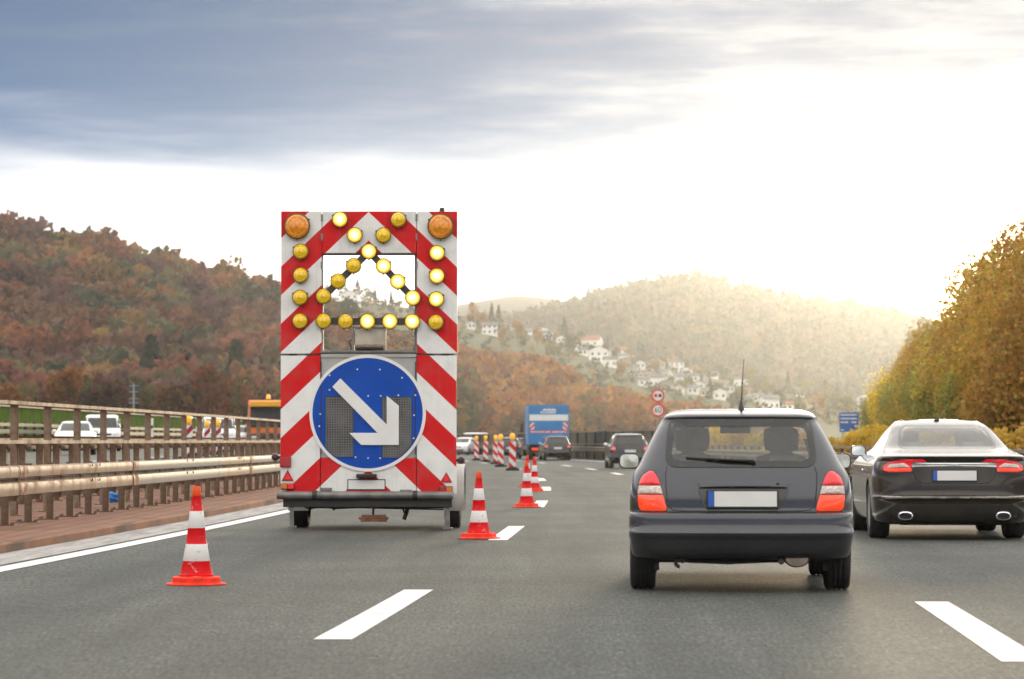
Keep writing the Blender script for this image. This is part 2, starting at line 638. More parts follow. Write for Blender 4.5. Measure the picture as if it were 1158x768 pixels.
# ------------------------------------------------------------------ ground and roads
t = NT('rough_grass')
f1 = t.noise(0.02, 6, 0.6)
t.set(t.mix(t.ramp(f1, 0.35, 0.65), (0.075, 0.085, 0.03), (0.13, 0.10, 0.045)), 0.95)
b = MB(); b.add([(-9000, -400, -0.42), (9000, -400, -0.42), (9000, 14000, -0.42), (-9000, 14000, -0.42)], [(0, 1, 2, 3)])
tag(b.build('ground', M := t.mat, fix=False, smooth=0), kind='structure')

Y0, Y1 = -60, 1200
tag(strip('road', M_road, Y0, Y1, -4.24, 8.95, 0.0), kind='structure')
tag(strip('gutter', M_gut, Y0, Y1, -4.86, -4.24, 0.004), kind='structure')
b = MB(); sweep(b, [(-4.86, -0.3), (-4.86, 0.085), (-4.90, 0.105), (-9.2, 0.105), (-9.2, -0.3)], Y0, Y1)
tag(b.build('median_path', M_walk, smooth=0), kind='structure')


def opp_z(y):
    return 0.50 + 0.0012 * max(0.0, min(y, 420.0) - 60.0)


b = MB()
for y in stations(Y0, Y1):
    b.v += [tuple(rp(y, -9.22, -0.4)), tuple(rp(y, -9.22, opp_z(y))), tuple(rp(y, -24.0, opp_z(y))), tuple(rp(y, -24.0, -0.4))]
nst = len(stations(Y0, Y1))
b.f = [(4 * i + k, 4 * i + k + 1, 4 * i + k + 5, 4 * i + k + 4) for i in range(nst - 1) for k in range(3)]
b.m = [0] * len(b.f)
tag(b.build('opposite_road', M_road2, smooth=0), kind='structure')

# painted markings: sheets 4 mm above what they lie on
b = MB()


def dash(y0, y1, off, wd, z=0.004, zf=None):
    for a in np.linspace(y0, y1, 3)[:-1]:
        e = a + (y1 - y0) / 2
        za, ze = (z, z) if zf is None else (z + zf(a), z + zf(e))
        b.add([rp(a, off - wd / 2, za), rp(a, off + wd / 2, za), rp(e, off + wd / 2, ze), rp(e, off - wd / 2, ze)], [(0, 1, 2, 3)])


def cont(y0, y1, off, wd, z=0.004, zf=None):
    st = stations(y0, y1)
    for a, e in zip(st[:-1], st[1:]):
        za, ze = (z, z) if zf is None else (z + zf(a), z + zf(e))
        b.add([rp(a, off - wd / 2, za), rp(a, off + wd / 2, za), rp(e, off + wd / 2, ze), rp(e, off - wd / 2, ze)], [(0, 1, 2, 3)])


for k in range(-1, 40):
    y = 18 + 18 * k
    dash(y, y + 6, 0.0, 0.225)
    dash(y - 1.6, y + 4.4, 3.80 - 0.8 * min(1, max(0, (y - 40) / 60)), 0.24)
tag(b.build('lane_marking', M_line, fix=False, smooth=0), kind='structure')
b = MB(); cont(Y0, 700, -4.03, 0.24, 0.006)
tag(b.build('median_edge_line', M_line, fix=False, smooth=0), kind='structure')
b = MB(); cont(Y0, 700, 7.05, 0.26)
tag(b.build('shoulder_edge_line', M_line, fix=False, smooth=0), kind='structure')
b = MB(); cont(Y0, 700, -10.0, 0.22, 0.004, opp_z)
for k in range(0, 26):
    dash(20 + 18 * k, 26 + 18 * k, -13.6, 0.2, 0.004, opp_z)
tag(b.build('opposite_lane_marking', M_line, fix=False, smooth=0), kind='structure')

# ------------------------------------------------------------------ crash barriers and railings
# W-beam: an open (depth, height) profile; depth grows towards the traffic
WB = [(0.0, -0.155), (0.02, -0.15), (0.03, -0.135), (0.078, -0.115), (0.083, -0.10), (0.083, -0.055), (0.078, -0.04), (0.03, -0.018),
      (0.03, 0.018), (0.078, 0.04), (0.083, 0.055), (0.083, 0.10), (0.078, 0.115), (0.03, 0.135), (0.02, 0.15), (0.0, 0.155)]
BX = [(0.0, -0.10), (0.06, -0.105), (0.078, -0.092), (0.085, -0.02), (0.085, 0.04), (0.072, 0.085), (0.055, 0.10), (0.0, 0.105)]
BX2 = BX
WB2 = WB + [(d - 0.006, z) for d, z in reversed(WB)]


def beam_panel(parent, off, side, zc, y0, y1, mat, hk=1.0, prof=None):
    bb = MB()
    sweep(bb, [(off + side * d, zc + z * hk) for d, z in (prof or WB2)], y0, y1, step=2.0)
    return bb.build('beam_panel', mat, parent, smooth=25)


def channel_post(h, wd=0.10, dp=0.055):
    """A C-section post with its foot plate, open side facing back."""
    bb = MB()
    bb.box(-wd / 2, wd / 2, -dp / 2, -dp / 2 + 0.008, 0.012, h)
    bb.box(-wd / 2, -wd / 2 + 0.008, -dp / 2 + 0.008, dp / 2, 0.012, h)
    bb.box(wd / 2 - 0.008, wd / 2, -dp / 2 + 0.008, dp / 2, 0.012, h)
    return bb


def post_row(parent, builder, mats, ys, off, z0, name='post'):
    first = None
    for y in ys:
        if first is None:
            first = builder().build(name, mats, parent, smooth=0)
            o = first
        else:
            o = first.copy(); COL.objects.link(o); o.parent = parent
        o.location = rp(y, off, z0)
        o.rotation_euler = (0, 0, -heading(y))
    return first


def w_post():
    bb = channel_post(0.76)
    bb.box(-0.15, 0.13, -0.10, 0.10, 0.0, 0.014)
    bb.box(0.05, 0.155, -0.04, 0.04, 0.30, 0.62)      # spacer between post and beam
    for x, y in ((-0.12, -0.07), (0.10, -0.07), (-0.12, 0.07), (0.10, 0.07)):
        bb.lathe([(0.014, 0.014), (0.014, 0.034), (0.0, 0.036)], 6, c=(x, y, 0))
    return bb


M_splice = steel('rusted_sleeve', (0.40, 0.27, 0.18), (0.16, 0.06, 0.025), 0.40, 0.66, 7)
bar = thing('guard_rail', 'double-beam steel crash barrier on the brown median strip, rust stained and grey in turn', 'crash barrier', (0, 0, 0))
ysp = [14.3 + 1.5 * k for k in range(64)]
post_row(bar, w_post, M_post, ysp, -6.22, 0.105)
joints = [10, 20, 29, 38.3, 47.2, 57.8, 63.4, 73, 86, 98, 112]
for i, (a, e) in enumerate(zip(joints[:-1], joints[1:])):
    mt = (M_rust, M_rust, M_rust, M_rust, M_zinc, M_rust, M_zinc, M_zinc, M_rust, M_zinc)[i]
    for zc, hk in ((0.772, 0.70), (0.562, 0.82)):
        o = beam_panel(bar, -6.068, 1, zc, a - 0.12 + 0.003 * (i % 2), e + 0.12, mt, hk, BX2 if i % 2 else [(d + .006 * (d > 0), z * 1.03) for d, z in BX2])
        bb = MB()      # splice sleeve over the joint
        sweep(bb, [(-6.068 + d * 1.06 + .004 * (d > 0), zc + z * hk * 1.05) for d, z in BX2], e - 0.28, e + 0.22, step=0.25)
        bb.build('splice_sleeve', M_splice if mt is M_rust else mt, o, smooth=25)
        bb = MB()
        for q in (0.55, 0.62):          # splice bolts in the middle of the panel
            p = rp(a + (e - a) * q, -5.982, zc + 0.05)
            bb.lathe([(0.020, 0.0), (0.020, 0.012), (0.0, 0.014)], 8, 'x', (p.x, p.y, p.z))
        bb.build('bolt', M_dark, o, smooth=0)
b = MB(); sweep(b, rect(-6.16, -6.075, 0.645, 0.685), 10, 112)
b.build('spacer_rail', M_post, bar, smooth=0)


def rail_post():
    bb = MB()
    bb.box(-0.045, 0.045, -0.075, -0.067, 0, 1.56); bb.box(-0.045, 0.045, 0.067, 0.075, 0, 1.56)
    bb.box(-0.005, 0.005, -0.067, 0.067, 0, 1.56)
    bb.box(-0.11, 0.11, -0.13, 0.13, 0, 0.016)
    return bb


ral = thing('bridge_railing', 'tall rusty two-rail steel railing standing behind the crash barrier', 'railing')
post_row(ral, rail_post, M_rail, [28.0 + 2.55 * k for k in range(36)], -7.1, 0.105)
b = MB(); sweep(b, rect(-7.16, -7.04, 1.665, 1.715), 22, 122); b.build('top_rail', M_rail, ral, smooth=0)
b = MB(); sweep(b, rect(-7.05, -6.99, 1.115, 1.165), 22, 122); b.build('middle_rail', M_rail, ral, smooth=0)


def back_post():
    bb = channel_post(1.0, 0.12, 0.10)
    bb.box(-0.13, 0.13, -0.12, 0.12, 0, 0.014)
    bb.lathe([(0.0, 0.90), (0.045, 0.91), (0.06, 0.95), (0.045, 0.99), (0.0, 1.0)], 10, c=(0.10, 0, 0))
    return bb


bk = thing('guard_rail', 'second rusty crash barrier facing the opposite carriageway, behind the tall railing', 'crash barrier')
post_row(bk, back_post, M_post, [26.5 + 1.65 * k for k in range(60)], -8.5, 0.105)
for i in range(12):
    beam_panel(bk, -8.60, -1, 1.13, 20 + 9 * i, 29.1 + 9 * i, (M_rust, M_rail, M_rust)[i % 3], 0.7)
b = MB(); sweep(b, rect(-8.45, -8.40, 1.16, 1.20), 20, 128); b.build('back_rail', M_rail, bk, smooth=0)

# right-hand barrier on the bridge edge, in front of the parapet
M_railr = steel('edge_barrier_steel', (0.20, 0.16, 0.115), (0.13, 0.075, 0.04), 0.5, 0.8, 2)
rb = thing('guard_rail', 'brown steel barrier with a thin top rail along the outer edge of the motorway', 'crash barrier')


def edge_post():
    bb = channel_post(1.0, 0.09, 0.12)
    bb.box(-0.12, 0.12, -0.13, 0.13, 0, 0.014)
    return bb


post_row(rb, edge_post, M_railr, [40 + 2.6 * k for k in range(84)], 8.62, 0.0)
for i in range(22):
    beam_panel(rb, 8.56, -1, 0.66, 30 + 14 * i, 44.1 + 14 * i, M_railr)
b = MB(); sweep(b, rect(8.55, 8.68, 0.94, 1.0), 30, 338); b.build('top_rail', M_railr, rb, smooth=0)

# dark noise wall further along the outer edge
nw = thing('noise_wall', 'dark brown noise wall along the outer edge of the bend', 'wall')
b = MB(); sweep(b, rect(9.3, 9.45, -0.4, 1.72), 152, 347, step=5); b.build('wall_panel', M_walldark, nw, smooth=0)
b = MB(); sweep(b, rect(9.24, 9.5, 1.723, 1.80), 152, 347, step=5); b.build('coping', M_railr, nw, smooth=0)


def wall_post():
    return MB().box(-0.09, 0.05, -0.09, 0.09, -0.4, 1.72)


post_row(nw, wall_post, M_dark, [152 + 5 * k for k in range(40)], 9.22, 0.0)

# green noise wall beyond the opposite carriageway, its dark barrier in front
pA, pB, pC = at(-260, 440, 110), at(0, 458.5, 152), at(312, 476, 300)
gw = thing('noise_wall', 'green ribbed noise wall beyond the opposite carriageway', 'wall')
b = MB()
segs = [(Vector((-40, 40, 0)), Vector((pA.x, 110, 0))), (Vector((pA.x, 110, 0)), Vector((pB.x, 152, 0))), (Vector((pB.x, 152, 0)), Vector((pC.x, 300, 0))), (Vector((pC.x, 300, 0)), Vector((-46, 560, 0)))]
gp = thing  # noqa
ribs = []
for p, q in segs:
    n = max(2, int((q - p).length / 0.35))
    d = (q - p).normalized(); s_ = Vector((d.y, -d.x, 0))
    for k in range(n):
        a0 = p + (q - p) * (k / n); a1 = p + (q - p) * ((k + 0.5) / n); a2 = p + (q - p) * ((k + 1) / n)
        ribs += [a0, a1, a1 + s_ * 0.06, a2 + s_ * 0.06]
vs = [(v.x, v.y, z) for v in ribs for z in (0.4, 2.86)]
b.add(vs, [(2 * i, 2 * i + 2, 2 * i + 3, 2 * i + 1) for i in range(len(ribs) - 1)])
b.build('panel', M_wallgreen, gw, smooth=0, fix=False)
b = MB()
for p, q in segs:
    d = (q - p).normalized(); s_ = Vector((d.y, -d.x, 0))
    b.add([(v.x, v.y, z) for v in (p - s_ * .1, p + s_ * .14, q + s_ * .14, q - s_ * .1) for z in (2.863, 2.93)],
          [(0, 2, 4, 6), (1, 3, 5, 7), (0, 1, 3, 2), (2, 3, 5, 4), (4, 5, 7, 6), (6, 7, 1, 0)])
b.build('coping', M_dark, gw, smooth=0)
fb = thing('guard_rail', 'dark steel barrier at the foot of the green noise wall', 'crash barrier')
for zc, hh, mt, dd in ((1.18, 0.13, M_post, 0.9), (1.62, 0.10, M_dark, 0.9), (1.95, 0.08, M_dark, 0.9)):
    b = MB()
    for p, q in segs[1:]:
        d = (q - p).normalized(); s_ = Vector((d.y, -d.x, 0)) * dd
        p2, q2 = p + s_, q + s_
        s2 = s_.normalized() * 0.08
        b.add([(v.x, v.y, zc + z) for v in (p2, p2 + s2, q2 + s2, q2) for z in (-hh, hh)],
              [(0, 2, 4, 6), (1, 3, 5, 7), (0, 1, 3, 2), (2, 3, 5, 4), (4, 5, 7, 6), (6, 7, 1, 0)])
    b.build('beam', mt, fb, smooth=0)
first = None
for p, q in segs[1:3]:
    n = int((q - p).length / 2.6)
    d = (q - p).normalized(); s_ = Vector((d.y, -d.x, 0)) * 0.8
    for k in range(n):
        c = p + (q - p) * (k / n) + s_
        if first is None:
            first = MB().box(-0.08, 0.08, -0.05, 0.05, 0.4, 2.1).build('post', M_dark, fb, smooth=0); o = first
        else:
            o = first.copy(); COL.objects.link(o); o.parent = fb
        o.location = (c.x, c.y, 0)

# ------------------------------------------------------------------ hills


class Hill:
    """A real slope between a foot line and a ridge line, seen between two azimuths."""

    def __init__(s, name, ridge, D0, D1, zfoot, mat, drop=0.0, power=1.0, nx=70):
        s.rx = [p[0] for p in ridge]; s.ry = [p[1] for p in ridge]
        s.D0, s.D1, s.zf, s.pw, s.drop = D0, D1, zfoot, power, drop
        b = MB()
        xs = np.linspace(s.rx[0], s.rx[-1], nx)
        ts = [0, .12, .25, .37, .5, .62, .75, .87, 1.0, 1.15, 1.4, 1.8]
        for px in xs:
            for t_ in ts:
                b.v.append(tuple(s.pt(px, t_)))
        k = len(ts)
        b.f = [(i * k + j, (i + 1) * k + j, (i + 1) * k + j + 1, i * k + j + 1) for i in range(nx - 1) for j in range(k - 1)]
        b.m = [0] * len(b.f)
        s.o = tag(b.build(name, mat, fix=False, smooth=180), kind='structure')

    def pt(s, px, t_):
        py = float(np.interp(px, s.rx, s.ry))
        D = s.D0 + (s.D1 - s.D0) * t_
        zr = (HZ - py) / F_PX * s.D1 + EYE - s.drop
        if t_ <= 1:
            k = t_ ** s.pw
            k = 0.5 * k + 0.5 * (k * k * (3 - 2 * k))
            z = s.zf + (zr - s.zf) * k
        else:
            z = zr - (zr - s.zf) * 0.55 * (t_ - 1)
        return Vector(((px - CX) / F_PX * D, D, z))

    def find(s, px, py):
        """The point of the slope that shows at (px, py)."""
        lo, hi = 0.0, 1.0
        for _ in range(30):
            m = (lo + hi) / 2
            p = s.pt(px, m)
            if HZ - (p.z - EYE) / p.y * F_PX > py:
                lo = m
            else:
                hi = m
        return s.pt(px, (lo + hi) / 2)


def soil(name, a, b_):
    t = NT(name)
    t.set(t.mix(t.ramp(t.noise(0.06, 5, 0.6), 0.35, 0.65), a, b_), 0.95)
    return t.mat


def leaf_mat(name, trans=0.25):
    t = NT(name)
    at_ = t.n('ShaderNodeAttribute'); at_.attribute_name = 'tint'
    t.set(at_.outputs['Color'], 0.75, spec=0.2)
    tr = t.n('ShaderNodeBsdfTranslucent'); t.l(at_.outputs['Color'], tr.inputs[0])
    mx = t.n('ShaderNodeMixShader'); mx.inputs[0].default_value = trans
    t.l(t.b.outputs[0], mx.inputs[1]); t.l(tr.outputs[0], mx.inputs[2])
    t.l(mx.outputs[0], t.out.inputs['Surface'])
    return t.mat


M_leaf = leaf_mat('autumn_leaves', 0.5)
M_bark = plain('bark', (0.07, 0.055, 0.045), 0.9, var=0.3, bump=0.5)


def quad_cloud(name, pts, size, cols, parent=None, kind=None):
    """Many leaf-clump quads at PTS (n,3) with per-face colours."""
    n = len(pts)
    nrm_ = rng.normal(size=(n, 3)); nrm_ /= np.linalg.norm(nrm_, axis=1, keepdims=True)
    up_ = rng.normal(size=(n, 3))
    u = np.cross(nrm_, up_); u /= np.linalg.norm(u, axis=1, keepdims=True)
    v = np.cross(nrm_, u)
    sz = (np.asarray(size) * rng.uniform(0.6, 1.35, n))[:, None]
    asp = rng.uniform(0.55, 1.0, n)[:, None]
    a, c = u * sz * 0.5, v * sz * 0.5 * asp
    V = np.stack([pts - a * 0.4 - c, pts + a * 0.9 - c * 0.5, pts + a * 0.5 + c, pts - a + c * 0.4], 1).reshape(-1, 3)
    me = bpy.data.meshes.new(name)
    me.vertices.add(4 * n); me.loops.add(4 * n); me.polygons.add(n)
    me.vertices.foreach_set('co', V.astype(np.float32).ravel())
    me.loops.foreach_set('vertex_index', np.arange(4 * n, dtype=np.int32))
    me.polygons.foreach_set('loop_start', np.arange(0, 4 * n, 4, dtype=np.int32))
    me.update(calc_edges=True)
    ca = me.attributes.new('tint', 'FLOAT_COLOR', 'FACE')
    ca.data.foreach_set('color', np.concatenate([cols, np.ones((n, 1))], 1).astype(np.float32).ravel())
    me.materials.append(M_leaf)
    o = bpy.data.objects.new(name, me)
    COL.objects.link(o)
    if parent:
        o.parent = parent
    if kind:
        o['kind'] = kind
    return o


def crown_pts(c, r, h, n, lumps=7, conifer=False, gap=0.0):
    """Leaf points of one crown centred on the foot point c of the crown: (points, tone)."""
    c = np.array(c, float)
    if conifer:
        t_ = rng.uniform(0, 1, n) ** 0.75
        tier = 0.62 + 0.38 * np.abs(np.sin(t_ * 17 + rng.uniform(0, 6)))
        rr = r * (1.0 - t_) ** 0.85 * tier * rng.uniform(0.55, 1.08, n)
        q = rng.uniform(0, 2 * np.pi, n)
        P = np.stack([rr * np.cos(q), rr * np.sin(q), t_ * h - rr * 0.15], 1) + c
        return P, rng.uniform(0.7, 1.3, n)
    d = rng.normal(size=(lumps, 3)); d /= np.linalg.norm(d, axis=1, keepdims=True)
    d[:, 2] = d[:, 2] * 0.9 + 0.1
    lc = d * np.array([r * 0.62, r * 0.62, h * 0.32])
    lc[0] = (0, 0, h * 0.12)
    lr = rng.uniform(0.36, 0.62, lumps) * r
    tone = rng.uniform(0.78, 1.25, lumps)
    k = rng.integers(0, lumps, n)
    e = rng.normal(size=(n, 3)); e /= np.linalg.norm(e, axis=1, keepdims=True)
    e *= (rng.uniform(0.0, 1.0, n) ** 0.35)[:, None] * 1.06
    P = lc[k] + e * lr[k][:, None] * np.array([1, 1, min(1.15, h / (2 * r))])
    P[:, 2] += h * 0.5
    return P + c, tone[k] * rng.uniform(0.75, 1.3, n)


AUTUMN = np.array([(.150, .070, .028), (.230, .095, .028), (.170, .055, .024), (.095, .085, .026), (.045, .055, .022), (.095, .042, .032), (.225, .130, .030), (.120, .068, .034), (.075, .070, .030)])

AUTUMN_HAZED = AUTUMN * np.array([1.12, 1.12, 1.15]) + np.array([.026, .018, .022])  # purple-grey lift puts haze into the left wood's leaf colours


def forest(name, hill, n, r_rng, leaves, size, palette, weights, tlim=(0.0, 1.0), keep=None, label=None):
    P, C_, S = [], [], []
    xs = (hill.rx[0], hill.rx[-1])
    m = 0
    while m < n:
        px = rng.uniform(*xs)
        D = rng.uniform(*tlim)
        p = hill.pt(px, D)
        r = rng.uniform(*r_rng)
        h = r * rng.uniform(1.5, 2.1)
        if keep and not keep(px, HZ - (p.z + h * 0.95 - EYE) / p.y * F_PX):
            m += 1
            continue
        con = rng.random() < 0.012
        pts, tone = crown_pts((p.x, p.y, p.z - 0.5), r * (0.7 if con else 1), h * (1.3 if con else 1), leaves, conifer=con)
        col = np.array((.028, .042, .024)) if con else palette[rng.choice(len(palette), p=weights)]
        P.append(pts); C_.append(col[None, :] * tone[:, None] * rng.uniform(0.85, 1.2)); S.append(np.full(leaves, size * r / 5))
        m += 1
    o = quad_cloud(name, np.concatenate(P), np.concatenate(S), np.clip(np.concatenate(C_), 0, 1), kind='stuff')
    if label:
        o['label'] = label
    return o


W9 = np.array([.18, .10, .10, .15, .12, .14, .05, .10, .06]); W9 = W9 / W9.sum()
M_soil = soil('forest_floor', (0.07, 0.045, 0.025), (0.11, 0.07, 0.035))
HL = Hill('hill', [(-140, 238), (-60, 246), (0, 254), (40, 260), (80, 267), (150, 277), (200, 294), (250, 306), (290, 319), (330, 331), (380, 350), (450, 380), (520, 420)], 640, 1100, 1.0, M_soil, 10.0)
forest('hillside_forest', HL, 1250, (4.4, 7.6), 330, 1.75, AUTUMN_HAZED, W9, (0.0, 1.04), label='mixed autumn wood covering the hillside')

M_meadow = soil('hillside_meadow', (0.055, 0.068, 0.026), (0.085, 0.080, 0.034))
HV = Hill('village_hill', [(280, 350), (340, 338), (400, 336), (430, 340), (470, 345), (520, 357), (560, 366), (600, 372), (640, 383), (680, 398), (720, 405), (760, 416), (800, 422), (850, 432), (900, 444), (950, 452), (1000, 458), (1100, 470), (1200, 475)], 850, 1850, 0.0, M_meadow, 2.0, 1.0, 100)
ORANGE = np.array([(.33, .125, .030), (.25, .090, .030), (.36, .17, .042), (.20, .080, .04), (.15, .10, .035), (.30, .15, .04)])
WO = np.array([.28, .22, .16, .14, .08, .12])
EDGE_X = [280, 400, 520, 560, 620, 660, 720, 800, 860, 960, 1100, 1200]
EDGE_Y = [345, 352, 384, 392, 402, 428, 442, 456, 466, 478, 484, 486]
forest('hillside_forest', HV, 2900, (4.2, 7.2), 140, 1.9, ORANGE, WO, (0.0, 0.9), keep=lambda px, py: py > np.interp(px, EDGE_X, EDGE_Y), label='orange autumn wood below the village')
GREENY = np.array([(.045, .058, .024), (.085, .085, .03), (.034, .046, .022), (.19, .11, .03)])
forest('hillside_shrubbery', HV, 2400, (1.4, 3.0), 60, 1.8, GREENY, np.array([.35, .25, .25, .15]), (0.3, 1.0), keep=lambda px, py: (py <= np.interp(px, EDGE_X, EDGE_Y) + 8) and rng.random() < 0.42, label='gardens and hedges between the village houses')

HB = Hill('far_hill', [(430, 372), (500, 364), (560, 360), (600, 354), (640, 344), (670, 334), (690, 327), (740, 318), (770, 315), (790, 313), (812, 318), (830, 322), (880, 334), (920, 340), (970, 349), (1010, 356), (1050, 368), (1100, 384), (1180, 400), (1260, 410)], 2300, 3300, 2.0, M_soil, 8.0, 1.0, 90)
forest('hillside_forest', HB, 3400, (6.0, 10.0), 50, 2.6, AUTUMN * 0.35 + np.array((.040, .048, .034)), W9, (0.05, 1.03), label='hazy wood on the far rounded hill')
HF = Hill('distant_hill', [(400, 356), (470, 350), (510, 346), (540, 341), (580, 334), (610, 336), (650, 343), (690, 349), (760, 355)], 3500, 3900, 20.0, soil('distant_wood', (0.05, 0.055, 0.05), (0.08, 0.07, 0.05)), 0, 1.0, 40)

# haze: one closed box of thin even air round the whole scene
t = NT('thin_air')
t.t.nodes.remove(t.b)
pv = t.n('ShaderNodeVolumePrincipled')
pv.inputs['Color'].default_value = (0.88, 0.94, 1.0, 1)
pv.inputs['Density'].default_value = 0.000074
pv.inputs['Anisotropy'].default_value = 0.83
t.l(pv.outputs[0], t.out.inputs['Volume'])
b = MB().box(-9500, 9500, -450, 14500, -1.5, 206)
tag(b.build('haze', t.mat, smooth=0), kind='stuff')

# ------------------------------------------------------------------ trees


def tree(name, label, cat, foot, h, r, col, leaves=900, size=0.5, conifer=False, group=None, crown_from=0.18, shape=1.0):
    """A tree of its own: tapered trunk with limbs, and a crown of leaf clumps."""
    o = thing(name, label, cat, foot, 0, group)
    b = MB()
    tr = max(0.05, h * 0.016)
    b.tube([(0, 0, -0.4), (0.02 * h, 0.01 * h, h * 0.3), (0, 0, h * 0.62), (0.01 * h, 0, h * 0.9)], [tr, tr * 0.8, tr * 0.45, tr * 0.1], 7)
    if not conifer:
        for k in range(5):
            q = k * 2.4 + rng.uniform(0, 1)
            z0 = h * rng.uniform(0.22, 0.5)
            b.tube([(0, 0, z0), (math.cos(q) * r * .4, math.sin(q) * r * .4, z0 + h * .12), (math.cos(q) * r * .75, math.sin(q) * r * .75, z0 + h * .26)], [tr * .5, tr * .3, tr * .08], 5)
    b.build('trunk', M_bark, o, smooth=60, fix=False)
    z0 = h * (0.04 if conifer else crown_from)
    pts, tone = crown_pts((0, 0, z0), r, h - z0, leaves, 9 if leaves < 5000 else 18, conifer)
    c = np.array(col)
    hue = 1 + rng.normal(size=(leaves, 3)) * 0.10
    quad_cloud('crown', pts, np.full(leaves, size), np.clip(c * tone[:, None] * hue, 0, 1), o)
    return o


# roadside trees beyond the outer barrier
GOLD, RUST, OCHRE, OLIVE, YEL = (.50, .37, .055), (.40, .23, .05), (.47, .30, .05), (.33, .31, .065), (.64, .46, .04)
right_trees = [  # pixel x, pixel y of the top, distance, radius, colour
    (1172, 262, 118, 2.9, RUST), (1140, 284, 132, 2.8, OCHRE), (1112, 300, 150, 2.6, RUST), (1122, 330, 128, 2.2, OCHRE), (1096, 322, 168, 2.7, OCHRE),
    (1078, 338, 182, 2.6, GOLD), (1060, 352, 200, 2.7, OCHRE), (1046, 368, 215, 2.5, GOLD), (1034, 386, 232, 2.6, OLIVE), (1022, 404, 250, 2.8, YEL),
    (1012, 422, 268, 2.6, GOLD), (1002, 440, 286, 2.7, OLIVE), (1150, 340, 112, 2.2, OCHRE), (1090, 372, 150, 2.3, GOLD), (1060, 400, 178, 2.2, OLIVE), (1040, 425, 205, 2.2, GOLD),
    (1195, 268, 108, 3.0, OCHRE), (1225, 262, 100, 3.0, RUST), (1120, 392, 120, 2.0, OLIVE), (1160, 400, 104, 2.0, RUST), (1075, 420, 150, 2.0, OLIVE)]
words_ = {RUST: 'rusty brown', OCHRE: 'ochre', GOLD: 'golden', OLIVE: 'olive green', YEL: 'bright yellow'}
for i, (px, py, D, r, col) in enumerate(right_trees):
    f = at(px, 499, D)
    h = (at(px, py, D).z + 0.42) * (1.0 if px < 1100 else 1.10)
    tree('roadside_tree', f'{words_[col]} autumn tree in the row beyond the outer barrier', 'tree', (f.x, D, -0.42), h * 0.99, r * 1.17 * (0.7 + 0.02 * h), col, 16000, 0.155, group='roadside autumn trees ' + words_[col], crown_from=0.05)
bush_spots = [(946, 492, 128), (958, 487, 140), (970, 489, 122), (984, 484, 132), (998, 482, 126), (1012, 486, 118), (1030, 484, 122), (1150, 486, 84), (1162, 480, 80), (935, 496, 150), (1052, 482, 112), (1080, 480, 106), (1110, 480, 98), (1136, 484, 90), (915, 486, 145), (895, 484, 150), (870, 485, 155), (845, 484, 160), (820, 483, 165), (795, 483, 170)]  # those behind the hatchback are added to brighten the view through its window
for i, (px, py, D) in enumerate(bush_spots):
    f = at(px, 499, D)
    o = thing('bush', 'golden yellow bush growing behind the outer barrier', 'bush', (f.x, D, -0.42), 0, 'golden bushes behind the barrier')
    h = (at(px, py, D).z + 0.42) * (0.80, 0.95, 0.90, 1.08, 0.85)[i % 5]
    b = MB()
    for k in range(4):
        q = k * 1.6
        b.tube([(0, 0, -0.1), (math.cos(q) * .3, math.sin(q) * .3, h * .4), (math.cos(q) * .7, math.sin(q) * .7, h * .8)], [.04, .025, .008], 5)
    b.build('stem', M_bark, o, smooth=60, fix=False)
    pts, tone = crown_pts((0, 0, 0.0), 1.35, h * 1.02, 3500, 10)
    col = np.array((YEL, GOLD, OCHRE)[i % 3])
    quad_cloud('foliage', pts, np.full(3500, 0.14), np.clip(col * tone[:, None], 0, 1), o)

# village trees on the hillside, each at its own spot
CON, DGR, YG, ORG = (.030, .044, .026), (.045, .060, .030), (.16, .15, .045), (.30, .15, .045)
vt = [  # kind, pixel x, top y, foot y, pixel width
    ('c', CON, 388, 311, 336, 22), ('c', CON, 404, 316, 340, 18), ('d', DGR, 415, 322, 344, 20), ('c', CON, 424, 326, 345, 8), ('c', CON, 442, 329, 352, 8), ('d', DGR, 372, 320, 342, 16),
    ('d', ORG, 534, 339, 368, 20), ('c', CON, 556, 343, 372, 12), ('c', CON, 564, 345, 372, 14), ('d', ORG, 568, 368, 390, 16), ('d', ORG, 585, 355, 388, 19), ('d', ORG, 608, 367, 394, 15),
    ('c', CON, 638, 352, 380, 15), ('d', DGR, 645, 378, 398, 26), ('c', CON, 687, 369, 392, 9), ('d', DGR, 668, 388, 402, 18), ('c', CON, 727, 381, 403, 13), ('d', DGR, 773, 397, 414, 16),
    ('d', ORG, 760, 386, 406, 18), ('d', DGR, 817, 407, 424, 18), ('d', ORG, 787, 410, 422, 12), ('d', YG, 848, 415, 442, 20), ('c', DGR, 803, 428, 448, 11), ('d', DGR, 829, 444, 458, 14),
    ('d', ORG, 741, 408, 422, 13), ('c', DGR, 891, 419, 445, 11), ('c', DGR, 933, 416, 440, 10), ('c', DGR, 947, 418, 440, 9), ('d', YG, 911, 414, 440, 16), ('d', YG, 940, 431, 462, 26),
    ('d', ORG, 921, 442, 472, 26), ('d', YG, 957, 440, 474, 18), ('c', DGR, 984, 429, 446, 10), ('d', YG, 866, 425, 450, 18), ('d', YG, 985, 448, 472, 22), ('d', ORG, 702, 406, 428, 14),
    ('d', YG, 712, 392, 408, 12), ('d', DGR, 655, 366, 388, 12), ('d', YG, 838, 436, 456, 14), ('d', DGR, 880, 440, 460, 16), ('d', YG, 905, 452, 472, 16), ('d', DGR, 752, 400, 416, 10),
    ('d', ORG, 548, 352, 376, 12), ('d', YG, 622, 384, 400, 12), ('d', DGR, 697, 392, 406, 12), ('d', YG, 778, 426, 442, 12), ('d', DGR, 816, 436, 452, 12)]
nm = {CON: 'dark conifer', DGR: 'dull green tree', YG: 'yellow green tree', ORG: 'orange autumn tree'}
